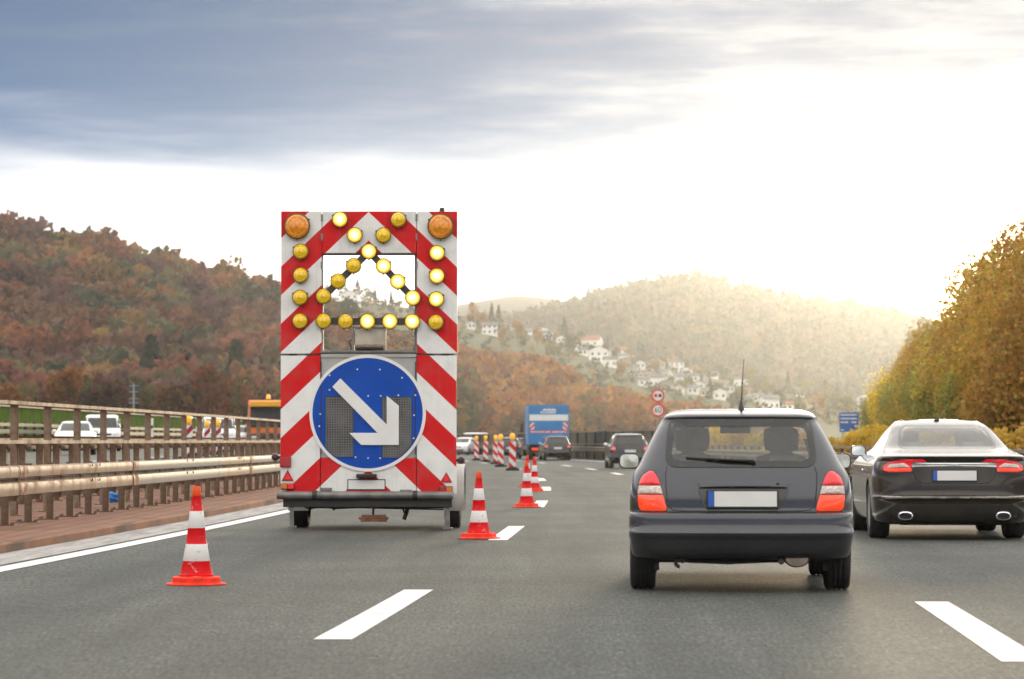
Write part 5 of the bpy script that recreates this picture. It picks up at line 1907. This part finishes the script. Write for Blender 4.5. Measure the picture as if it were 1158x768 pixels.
number_plate(o, -.35, .66, -.05)
b = MB(); b.box(-1.15, 1.15, 7.5, 9.2, .6, 2.6); b.build('cab', M_lblue2, o, smooth=0, bevel=.12)
for sg in (-1, 1):
    for y in (1.6, 8.3):
        wheel(o, sg * 1.0, y, .48, .46 if y < 2 else .28)
    b = MB(); b.box(sg * 1.42 - .10, sg * 1.42 + .10, 8.6, 8.7, 1.7, 2.3); b.tube([(sg * 1.42, 8.65, 2.25), (sg * 1.1, 8.65, 2.2)], .03, 6); b.build('mirror', M_blkp, o, smooth=0, bevel=.03)

# ------------------------------------------------------------------ orange road-works lorry, oncoming
M_oran = plain('lorry_orange', (0.78, 0.17, 0.012), 0.4, var=0.1)
M_vis = plain('sun_visor_yellow', (0.80, 0.40, 0.03), 0.4, var=0.05)
OD = 190
p0 = at(304, 480, OD)
o = thing('lorry', 'orange road works lorry with amber beacon, half hidden by the striped trailer', 'lorry', (p0.x, OD, opp_z(OD)), .12)
b = MB()
cab_prof = [(-.10, .55), (-.14, 1.2), (-.10, 1.55), (.10, 2.55), (.30, 2.92), (.60, 3.02), (2.0, 3.02), (2.0, .55)]
V = [(sx_, y, z) for sx_ in (-1.2, 1.2) for y, z in cab_prof]
n = len(cab_prof)
b.add(V, [tuple(range(n)), tuple(range(2 * n - 1, n - 1, -1))] + [(i, (i + 1) % n, (i + 1) % n + n, i + n) for i in range(n)])
b.build('cab', M_oran, o, smooth=0, bevel=.06)
b = MB(); b.add([(-1.13, -.137, 1.58), (1.13, -.137, 1.58), (1.12, .070, 2.58), (-1.12, .070, 2.58)], [(0, 1, 2, 3)])
b.build('windscreen', plain('lorry_windscreen', (0.035, 0.037, 0.045), 0.2, spec=0.12), o, smooth=0)
b = MB(); b.box(-1.16, 1.16, -.34, .16, 2.60, 2.96); b.build('sun_visor', M_vis, o, smooth=0, bevel=.06)
b = MB(); b.box(-1.12, 1.12, -.20, -.13, 1.34, 1.575); b.tube([(-.9, -.16, 1.60), (-.2, -.13, 1.74)], .02, 5); b.tube([(.1, -.16, 1.60), (.8, -.13, 1.74)], .02, 5); b.build('wiper_panel', M_blkp, o, smooth=0, bevel=.02)
b = MB(); b.box(-.80, .80, -.19, -.12, .98, 1.30); b.build('grille', M_oran, o, smooth=0, bevel=.03)
b = MB(); b.box(-1.22, 1.22, -.30, .10, .35, .95); bp = b.build('bumper', M_dark, o, smooth=0, bevel=.05)
for sg in (-1, 1):
    b = MB(); b.box(sg * .88 - .20, sg * .88 + .20, -.33, -.29, .60, .82); b.build('headlight', M_head, bp, smooth=0, bevel=.03)
    b = MB(); b.box(sg * 1.46 - .14, sg * 1.46 + .14, .05, .17, 1.55, 2.65); b.tube([(sg * 1.4, .12, 2.6), (sg * 1.15, .3, 2.7)], .03, 6); b.tube([(sg * 1.4, .12, 1.6), (sg * 1.15, .3, 1.5)], .03, 6); b.build('mirror', M_blkp, o, smooth=0, bevel=.05)
    for y in (1.1, 4.9):
        wheel(o, sg * 1.0, y, .48, .3)
b = MB(); b.lathe([(.14, 3.02), (.14, 3.08), (.12, 3.09)], 16, c=(.0, .8, 0)); bl = b.build('beacon_light', M_blkp, o)
b = MB(); b.lathe([(.13, 3.09), (.125, 3.28), (.09, 3.36), (0, 3.38)], 16, c=(.0, .8, 0)); b.build('lens', M_amber, bl)
b = MB(); b.tube([(.30, .9, 3.0), (.30, .9, 3.22)], .05, 8); b.build('horn', M_blkp, o)
b = MB(); b.box(-1.2, 1.2, 2.3, 7.5, 1.0, 2.1); b.build('tipper_body', M_oran, o, smooth=0, bevel=.04)
b = MB(); b.box(-.5, .5, .4, 7.2, .6, .98); b.build('chassis', M_dark, o, smooth=0)
# ------------------------------------------------------------------ the striped warning trailer
TY, TS = 40.0, F_PX / 40.0
M_st = striped('chevron_stripes', (0.68, 0.004, 0.008), (0.87, 0.865, 0.84),
               lambda t, x, y, z: t.math('LESS_THAN', t.math('FRACT', t.math('DIVIDE', t.math('SUBTRACT', t.math('ADD', z, t.math('MULTIPLY', t.math('ABSOLUTE', x), 0.95)), 0.42), 0.738)), 0.5), 0.11)
M_alu = plain('trailer_grey', (0.40, 0.40, 0.39), 0.5, 0.25, var=0.12, scale=3)
M_gal = plain('trailer_galvanised', (0.22, 0.21, 0.20), 0.5, 0.5, var=0.25, scale=6)
M_disc = plain('sign_disc_blue', (0.004, 0.070, 0.42), 0.45, var=0.10, scale=2.0, spec=0.25)
M_dwh = plain('sign_disc_white', (0.82, 0.81, 0.78), 0.4, var=0.05, scale=3)
M_lens_off_glow = lamp_lens('yellow_lens', (0.86, 0.56, 0.004), 0.15, 0.08, 28)  # unlit lens, given a faint glow for the light its reflector returns
M_lens_big = lamp_lens('amber_lens_large', (0.80, 0.27, 0.004), 0.15, 0.06, 22)
M_refl = lamp_lens('red_reflector', (0.52, 0.010, 0.022), 0.2, 0.0, 60)
M_wood = plain('brown_chock', (0.20, 0.085, 0.045), 0.75, var=0.3, scale=10)
M_fend = plain('fender_grey', (0.50, 0.48, 0.45), 0.55, var=0.15)


def lit_lens():
    """A burning halogen lamp behind its yellow lens: brightest in the middle."""
    t = NT('lit_yellow_lens')
    s = t.n('ShaderNodeSeparateXYZ'); t.l(t.coords(), s.inputs[0])
    r = t.math('SQRT', t.math('ADD', t.math('POWER', s.outputs['X'], 2.0), t.math('POWER', s.outputs['Z'], 2.0)))
    k = t.ramp(r, 0.030, 0.092)
    v = t.n('ShaderNodeTexVoronoi'); v.inputs['Scale'].default_value = 34; t.l(t.coords(), v.inputs['Vector'])
    c = t.mix(k, (1.0, 0.86, 0.42), (1.0, 0.58, 0.03))
    t.set((0.70, 0.45, 0.02), 0.15, 0, 0.8)
    st = t.math('MULTIPLY', t.ramp(r, 0.02, 0.098, 1.55, 0.36), t.ramp(v.outputs['Distance'], 0.0, 0.8, 1.15, 0.75))
    t.set(emit=c, estr=st)
    return t.mat


M_lit = lit_lens()
tr = thing('warning_trailer', 'tall red and white striped warning trailer with yellow arrow lamps and a blue arrow disc', 'trailer', (at(416.5, 600, TY).x, TY, 0), -heading(TY) * .6)


def lx(px):
    return (px - 416.5) / TS


def lz(py):
    return EYE + (HZ - py) / TS


def z1(x, y):       # from an enlarged view of the upper board
    return (lx(290 + x / 3.838), lz(220 + y / 3.838))


def z2(x, y):       # from an enlarged view of the lower board
    return (lx(290 + x / 3.658 + .7), lz(400 + y / 3.658))


def slab(name, px0, px1, py0, py1, mat, y0=-.03, y1=.03, parent=None, bevel=.004):
    b = MB(); b.box(lx(px0), lx(px1), y0, y1, lz(py1), lz(py0))
    return b.build(name, mat, parent or tr, smooth=0, bevel=bevel)


# upper board: two wings and a header round the opening; lower board: wings and centre panels
slab('striped_panel', 317.2, 363.3, 238.8, 400.0, M_st); slab('striped_panel', 471.3, 517.0, 239.2, 400.0, M_st); slab('striped_panel', 364.0, 470.6, 239.0, 286.2, M_st)
slab('striped_panel', 317.2, 362.0, 402.2, 558.6, M_st); slab('striped_panel', 471.4, 516.0, 402.2, 558.6, M_st); slab('striped_panel', 362.8, 470.6, 518.0, 558.6, M_st)
slab('grey_panel', 362.8, 470.6, 405.0, 517.3, M_alu, -.022, .02)
# black lines of hinges and header
slab('header_bar', 363.6, 471.0, 286.5, 288.6, M_dark, -.045, .03)
slab('sill_bar', 364.0, 470.6, 396.4, 399.0, M_gal, -.035, .05); slab('sill_bar', 362.8, 470.6, 400.6, 404.4, M_alu, -.04, .05)
for x in (363.65, 470.95):
    b = MB()
    for py in (246, 268, 300, 335, 372, 395):
        b.box(lx(x) - .012, lx(x) + .012, -.042, -.0305, lz(py) - .045, lz(py) + .045)
    b.build('hinge', M_gal, tr, smooth=0)
b = MB()
for px in (331, 349, 486, 503):
    b.box(lx(px) - .05, lx(px) + .05, -.036, .03, lz(401.9), lz(400.3))
b.build('fold_hinge', M_dark, tr, smooth=0)
b = MB(); b.lathe([(.035, 0.0), (.03, .045), (0, .05)], 12, c=(lx(499.5), 0, lz(238.9))); b.build('top_knob', M_dark, tr)
# steel frame behind the boards
b = MB()
for x in (-1.08, -.62, .62, 1.08):
    b.box(x - .03, x + .03, .035, .095, .55, 4.08)
for x0, x1, z in ((-1.08, 1.08, 4.05), (-1.08, 1.08, 2.27), (-1.08, 1.08, .56)):
    b.box(x0, x1, .0955, .15, z - .03, z + .03)
b.build('board_frame', M_gal, tr, smooth=0)

# blue disc with white rim and the white arrow
ccx, ccz = z2(457.5, 246.5)
RD = .748
b = MB(); b.lathe([(RD, -.046), (RD, -.031)], 96, 'y', (ccx, 0, ccz)); dsc = b.build('blue_disc', M_disc, tr, smooth=0)
b = MB()
n = 96
V = []
for r_, y in ((RD - .036, -.0465), (RD - .036, -.0495), (RD + .004, -.0495), (RD + .004, -.031)):
    V += [(ccx + r_ * math.cos(2 * math.pi * k / n), y, ccz + r_ * math.sin(2 * math.pi * k / n)) for k in range(n)]
b.add(V, [(i * n + k, i * n + (k + 1) % n, (i + 1) * n + (k + 1) % n, (i + 1) * n + k) for i in range(3) for k in range(n)])
b.build('disc_rim', M_dwh, dsc, smooth=0)
A = [z2(*p) for p in ((345, 103), (537, 294), (537, 175), (587, 216), (587, 378), (432, 378), (382, 328), (499, 328), (312, 138))]
b = MB(); b.prism(A, -.075, -.047); b.build('arrow', M_dwh, dsc, smooth=0, bevel=.003)


def mesh_mat():
    t = NT('wire_mesh_window')
    s = t.n('ShaderNodeSeparateXYZ'); t.l(t.coords(), s.inputs[0])
    lines = None
    for o_ in ('X', 'Z'):
        f = t.math('FRACT', t.math('DIVIDE', s.outputs[o_], 0.032))
        g = t.math('LESS_THAN', f, 0.22)
        lines = g if lines is None else t.math('MAXIMUM', lines, g)
    f = t.noise(2.2, 5, 0.65)
    c = t.mix(t.ramp(f, 0.35, 0.7), (0.022, 0.022, 0.025), (0.12, 0.115, 0.11))
    c = t.mix(lines, c, (0.17, 0.165, 0.155))
    t.set(c, t.math('SUBTRACT', 0.55, t.math('MULTIPLY', t.math('SUBTRACT', 1.0, lines), 0.25)))
    return t.mat


M_mesh = mesh_mat()
for (a, c, d, e) in ((283, 400, 175, 428), (517, 640, 178, 432)):
    x0, zt_ = z2(a, c * 0 + d); x1, zb_ = z2(c, e)
    x0 = z2(a, 0)[0]
    RI = RD - .045      # the outer lower corner follows the disc
    xo_ = x0 if x0 < ccx - .3 else x1
    xi_ = x1 if xo_ == x0 else x0
    zo_ = ccz - math.sqrt(max(0, RI ** 2 - (xo_ - ccx) ** 2))
    xq_ = ccx + (1 if xo_ > ccx else -1) * math.sqrt(max(0, RI ** 2 - (zb_ - ccz) ** 2))
    xq_ = max(min(xq_, x1), x0); zo_ = max(zo_, zb_)
    pl_ = [(xo_, zt_), (xi_, zt_), (xi_, zb_), (xq_, zb_), ((xq_ * .5 + xo_ * .5) * 1.0, ccz - math.sqrt(RI ** 2 - (xq_ * .5 + xo_ * .5 - ccx) ** 2)), (xo_, zo_)]
    b = MB(); b.prism(pl_, -.0485, -.0462); fr = b.build('mesh_window', M_mesh, dsc, smooth=0)
    b = MB()
    for p_, q_ in zip(pl_, pl_[1:] + pl_[:1]):
        b.tube([(p_[0], -.049, p_[1]), (q_[0], -.049, q_[1])], .007, 6)
    b.build('window_frame', M_frame := plain('blue_frame', (0.012, 0.06, 0.25), 0.5), fr, smooth=0)
for x in (265, 655):
    px, zt_ = z2(x, 20); _, zb_ = z2(x, 425)
    b = MB(); b.box(px - .006, px + .006, -.048, -.0463, zb_ + .02, zt_ - .04); b.build('panel_gap', M_blkp, dsc, smooth=0)
for i, (x, y) in enumerate(((415, 65), (508, 66), (262, 250), (258, 300), (650, 255), (648, 350), (460, 175), (512, 175), (408, 428), (510, 432), (300, 90), (600, 100), (300, 150), (655, 172), (585, 172), (460, 432))):
    px, z = z2(x, y)
    b = MB(); b.lathe([(.011, -.050), (.008, -.046)], 8, 'y', (px, 0, z)); b.build('rivet', M_dwh, dsc, smooth=0)

# lamp carrier bars of the arrow head
P = {k: z1(*v) for k, v in {'t': (488, 248), 'l': (291, 443), 'r': (679, 450), 'bl': (292, 550), 'br': (677, 553)}.items()}
for a, c in (('t', 'l'), ('t', 'r'), ('bl', 'br')):
    pa, pc = Vector((P[a][0], P[a][1])), Vector((P[c][0], P[c][1]))
    d = (pc - pa).normalized(); s_ = Vector((-d.y, d.x)) * .045
    b = MB(); b.prism([tuple(pa + s_), tuple(pc + s_), tuple(pc - s_), tuple(pa - s_)], -.05, -.012)
    b.build('lamp_bar', M_brn := plain('lamp_bar_brown', (0.075, 0.058, 0.05), 0.6), tr, smooth=0)


def make_lamp(r, mat):
    """Round lamp: black housing with a rim, and a domed lens."""
    b = MB(); b.lathe([(r * .8, .03), (r * 1.0, .0), (r * 1.06, -.045), (r * 1.06, -.062), (r * .97, -.066), (r * .97, -.05)], 32, 'y')
    for k in range(3):
        q = math.pi / 2 + k * 2 * math.pi / 3 + math.pi
        b.tube([(r * 1.08 * math.cos(q), -.065, r * 1.08 * math.sin(q)), (r * 1.08 * math.cos(q), -.02, r * 1.08 * math.sin(q))], .013, 6)
    h = b.build('warning_lamp', M_rimy, tr, smooth=40)
    b = MB(); b.lathe([(r * .97, -.058), (r * .90, -.075), (r * .72, -.092), (r * .66, -.089), (r * .60, -.096), (r * .3, -.108), (r * .12, -.111), (r * .1, -.120), (0, -.122)], 32, 'y')
    b.build('lens', mat, h, smooth=50)
    return h


M_rimy = plain('lamp_rim', (0.10, 0.075, 0.03), 0.45, 0.2)
big = [(176, 138), (799, 140)]
lit = [(362, 109), (426, 177), (488, 248), (552, 312), (614, 379), (679, 450), (784, 255), (783, 355), (781, 456), (482, 552), (580, 552), (677, 553)]
off_ = [(616, 110), (551, 178), (422, 310), (355, 377), (291, 443), (192, 248), (192, 351), (190, 448), (190, 550), (292, 550), (387, 552), (779, 556)]
for pts_, r_, mt in ((big, .160, M_lens_big), (lit, .097, M_lit), (off_, .097, M_lens_off_glow)):
    proto = make_lamp(r_, mt)
    for i, p in enumerate(pts_):
        q = proto if i == 0 else copy_tree(proto, tr)
        x, z = z1(*p)
        q.location = (x, -.035, z)

# control box in the opening, its spring and hook
slab('control_box', 400.9, 434.2, 372.5, 390.0, plain('box_beige', (0.52, 0.47, 0.38), 0.6), -.02, .10)
for x0, x1 in ((398.6, 400.5), (434.6, 436.2)):
    slab('box_frame', x0, x1, 369.5, 397.0, M_gal, -.03, .04)
slab('box_frame', 400.7, 434.4, 369.5, 371.8, M_gal, -.03, .04)
b = MB(); xa, xb, zc = lx(401.5), lx(433.5), lz(394.2)
b.tube([(xa + (xb - xa) * k / 160, -.02 + .03 * math.cos(k * .85), zc + .028 * math.sin(k * .85)) for k in range(161)], .006, 5); b.build('spring', M_dark, tr, fix=False)
b = MB(); hx = [(408, 632), (402, 640), (404, 650), (410, 658), (411, 668)]
b.tube([(z1(*p)[0], -.03, z1(*p)[1]) for p in [(413, 634)] + hx + [(406, 674)]], .010, 6); b.build('hook', M_blkp, tr)

# lower edge: plate, plate lamp, reflectors, lamps, latches
a_, c_ = z2(378, 523), z2(528, 560)
b = MB(); b.box(a_[0] - .012, c_[0] + .012, -.038, -.031, c_[1] - .012, a_[1] + .012); npl = b.build('number_plate', M_blkp, tr, smooth=0, bevel=.003)
b = MB(); b.box(a_[0], c_[0], -.043, -.0385, c_[1], a_[1]); b.build('plate_face', M_plate, npl, smooth=0)
a_, c_ = z2(412, 497), z2(496, 514)
b = MB(); b.box(a_[0], c_[0], -.12, -.031, c_[1], a_[1]); b.build('plate_lamp', M_blkp, tr, smooth=0, bevel=.012)
for T in (((101, 527), (153, 527), (127, 479)), ((757, 533), (808, 533), (783, 489))):
    P3 = [z2(*p) for p in T]
    b = MB(); b.prism(P3, -.042, -.031); rf = b.build('triangle_reflector', M_refl, tr, smooth=0, bevel=.004)
    c0_ = (sum(p[0] for p in P3) / 3, sum(p[1] for p in P3) / 3)
    b = MB(); b.prism([((p[0] - c0_[0]) * .52 + c0_[0], (p[1] - c0_[1]) * .52 + c0_[1]) for p in P3], -.046, -.0425); b.build('reflector_core', M_lred, rf, smooth=0)


def lampbox(name, x0, x1, y0, y1, mats, splits):
    a_, c_ = z2(x0, y0), z2(x1, y1)
    b = MB(); b.box(a_[0], c_[0], -.062, -.031, c_[1], a_[1]); o_ = b.build(name, M_blkp, tr, smooth=0, bevel=.005)
    ed = [0] + splits + [1]
    for mt, s0, s1 in zip(mats, ed[:-1], ed[1:]):
        w_ = c_[0] - a_[0]
        b = MB(); b.box(a_[0] + w_ * s0 + .004, a_[0] + w_ * s1 - .004, -.078, -.0625, c_[1] + .006, a_[1] - .006); b.build('lens', mt, o_, smooth=0, bevel=.006)


lampbox('fog_lamp', 95, 141, 428, 469, [M_refl], [])
lampbox('tail_light', 98, 154, 536, 561, [M_lor, M_lred], [.52])
lampbox('tail_light', 753, 809, 547, 575, [M_refl, M_lor], [.5])
for x0, x1, y0, y1 in ((262, 310, 554, 571), (592, 641, 562, 579)):
    a_, c_ = z2(x0, y0), z2(x1, y1)
    b = MB(); b.box(a_[0], c_[0], -.05, -.031, c_[1], a_[1]); b.box(a_[0] + .02, c_[0] - .02, -.07, -.0505, c_[1] + .012, a_[1] - .012); b.build('latch', M_gal, tr, smooth=0, bevel=.004)
for (x, y), sg in (((84, 428), -1), ((834, 440), 1)):
    px, z = z2(x, y)
    b = MB(); b.tube([(px - sg * .06, 0, z), (px - sg * .01, 0, z)], .02, 8); b.lathe([(0, -.05), (.04, -.04), (.052, 0), (.04, .04), (0, .05)], 14, 'y', (px + sg * .03, 0, z)); b.build('side_marker', plain('marker_maroon', (0.06, 0.012, 0.018), 0.4), tr)

# bumper tube, chassis, legs, wheels, mudguards, drawbar
a_, c_ = z2(84, 566), z2(811, 588)
zb_ = (lz(400 + 566 / 3.658) + lz(400 + 604 / 3.658)) / 2
b = MB(); b.tube([(a_[0], -.06, zb_), (c_[0], -.06, zb_)], .052, 14); bpt = b.build('bumper_tube', M_gal, tr)
b = MB()
for x in (240, 655):
    q = z2(x, 0)[0]; b.lathe([(.062, q - .03), (.062, q + .03)], 14, 'x', (0, -.06, zb_))
b.build('tube_clamp', M_dark, bpt, smooth=0)
b = MB(); b.box(-1.10, 1.08, -.02, .10, .30, .43); b.box(-.80, -.72, .10, 3.1, .32, .44); b.box(.72, .80, .10, 3.1, .32, .44)
b.box(-.72, .72, 1.0, 1.1, .32, .44); b.box(-.72, .72, 2.6, 2.7, .32, .44); b.box(-1.0, 1.0, .15, 2.9, .46, .52)
b.build('chassis', M_dark, tr, smooth=0, bevel=.006)
b = MB(); b.tube([(-.98, 1.35, .30), (.98, 1.35, .30)], .045, 10); b.build('axle', M_dark, tr)
b = MB(); b.tube([(-.75, 3.1, .40), (0, 4.6, .42), (.75, 3.1, .40)], .045, 8); b.tube([(0, 4.6, .42), (0, 5.2, .42)], .045, 8); b.build('drawbar', M_gal, tr)
for sg, xw in ((-1, -.985), (1, 1.135)):
    wheel(tr, xw - (0.0 if sg < 0 else .10), 1.35, .355, .205)
    b = MB()
    xi, xo = (xw - .14, xw + .13) if sg < 0 else (xw - .20, xw + .06)
    q_ = np.linspace(R(-15), R(195), 22)
    for rr_ in (.435, .420):
        b.v += [(x, 1.35 + rr_ * math.cos(q), .36 + rr_ * 1.12 * math.sin(q)) for q in q_ for x in (xi, xo)]
    m_ = len(q_)
    for off2 in (0, 2 * m_):
        b.f += [(off2 + 2 * i, off2 + 2 * i + 1, off2 + 2 * i + 3, off2 + 2 * i + 2) for i in range(m_ - 1)]
    for s_ in (0, 1):
        b.f += [(2 * i + s_, 2 * i + 2 + s_, 2 * m_ + 2 * i + 2 + s_, 2 * m_ + 2 * i + s_) for i in range(m_ - 1)]
    b.m = [0] * len(b.f)
    b.build('mudguard', M_fend, tr, smooth=40)
for x0, x1, y0, y1 in ((134, 150, 610, 716), (776, 796, 625, 722)):
    a_, c_ = z2(x0, y0), z2(x1, y1)
    zb2 = max(.015, c_[1])
    b = MB(); b.box(a_[0], c_[0], .02, .07, zb2 + .012, .42); b.box(a_[0] - .02, c_[0] + .03, -.02, .12, zb2 - .012, zb2 + .0115); b.build('support_leg', M_gal, tr, smooth=0, bevel=.004)
b = MB()
for k, (x0, x1) in enumerate(((432, 530), (420, 540), (428, 534))):
    b.box(z2(x0, 0)[0], z2(x1, 0)[0], -.02, .22, z2(0, 667 + 9.5 * k + 9)[1] - .0, z2(0, 667 + 9.5 * k)[1] + .002 * 0)
chk = b.build('wheel_chock', M_wood, tr, smooth=0, bevel=.004)
b = MB(); xh = z2(478, 0)[0]; b.tube([(xh, .08, z2(0, 668)[1]), (xh + .01, .08, .36)], .016, 6); b.tube([(z2(468, 0)[0], -.01, z2(0, 600)[1]), (z2(480, 0)[0], .0, z2(0, 648)[1])], .012, 6); b.build('chock_hanger', M_dark, chk)
b = MB(); b.tube([(z2(628, 0)[0], .3, .36), (z2(602, 0)[0], .3, z2(0, 688)[1])], .028, 6); b.tube([(z2(588, 0)[0], .3, .36), (z2(604, 0)[0], .3, z2(0, 660)[1])], .014, 6); b.build('stay', M_dark, tr)
b = MB()
b.tube([(z2(170, 0)[0], .05, .34), (z2(210, 0)[0], .05, z2(0, 640)[1]), (z2(250, 0)[0], .05, z2(0, 634)[1]), (z2(330, 0)[0], .05, z2(0, 640)[1]), (z2(420, 0)[0], .05, z2(0, 636)[1]), (z2(560, 0)[0], .05, z2(0, 640)[1]), (z2(770, 0)[0], .05, z2(0, 644)[1])], .010, 5)
b.tube([(z2(290, 0)[0], .2, .36), (z2(316, 0)[0], .2, z2(0, 648)[1]), (z2(300, 0)[0], .2, z2(0, 632)[1])], .02, 5)
b.build('cable', M_blk, tr)
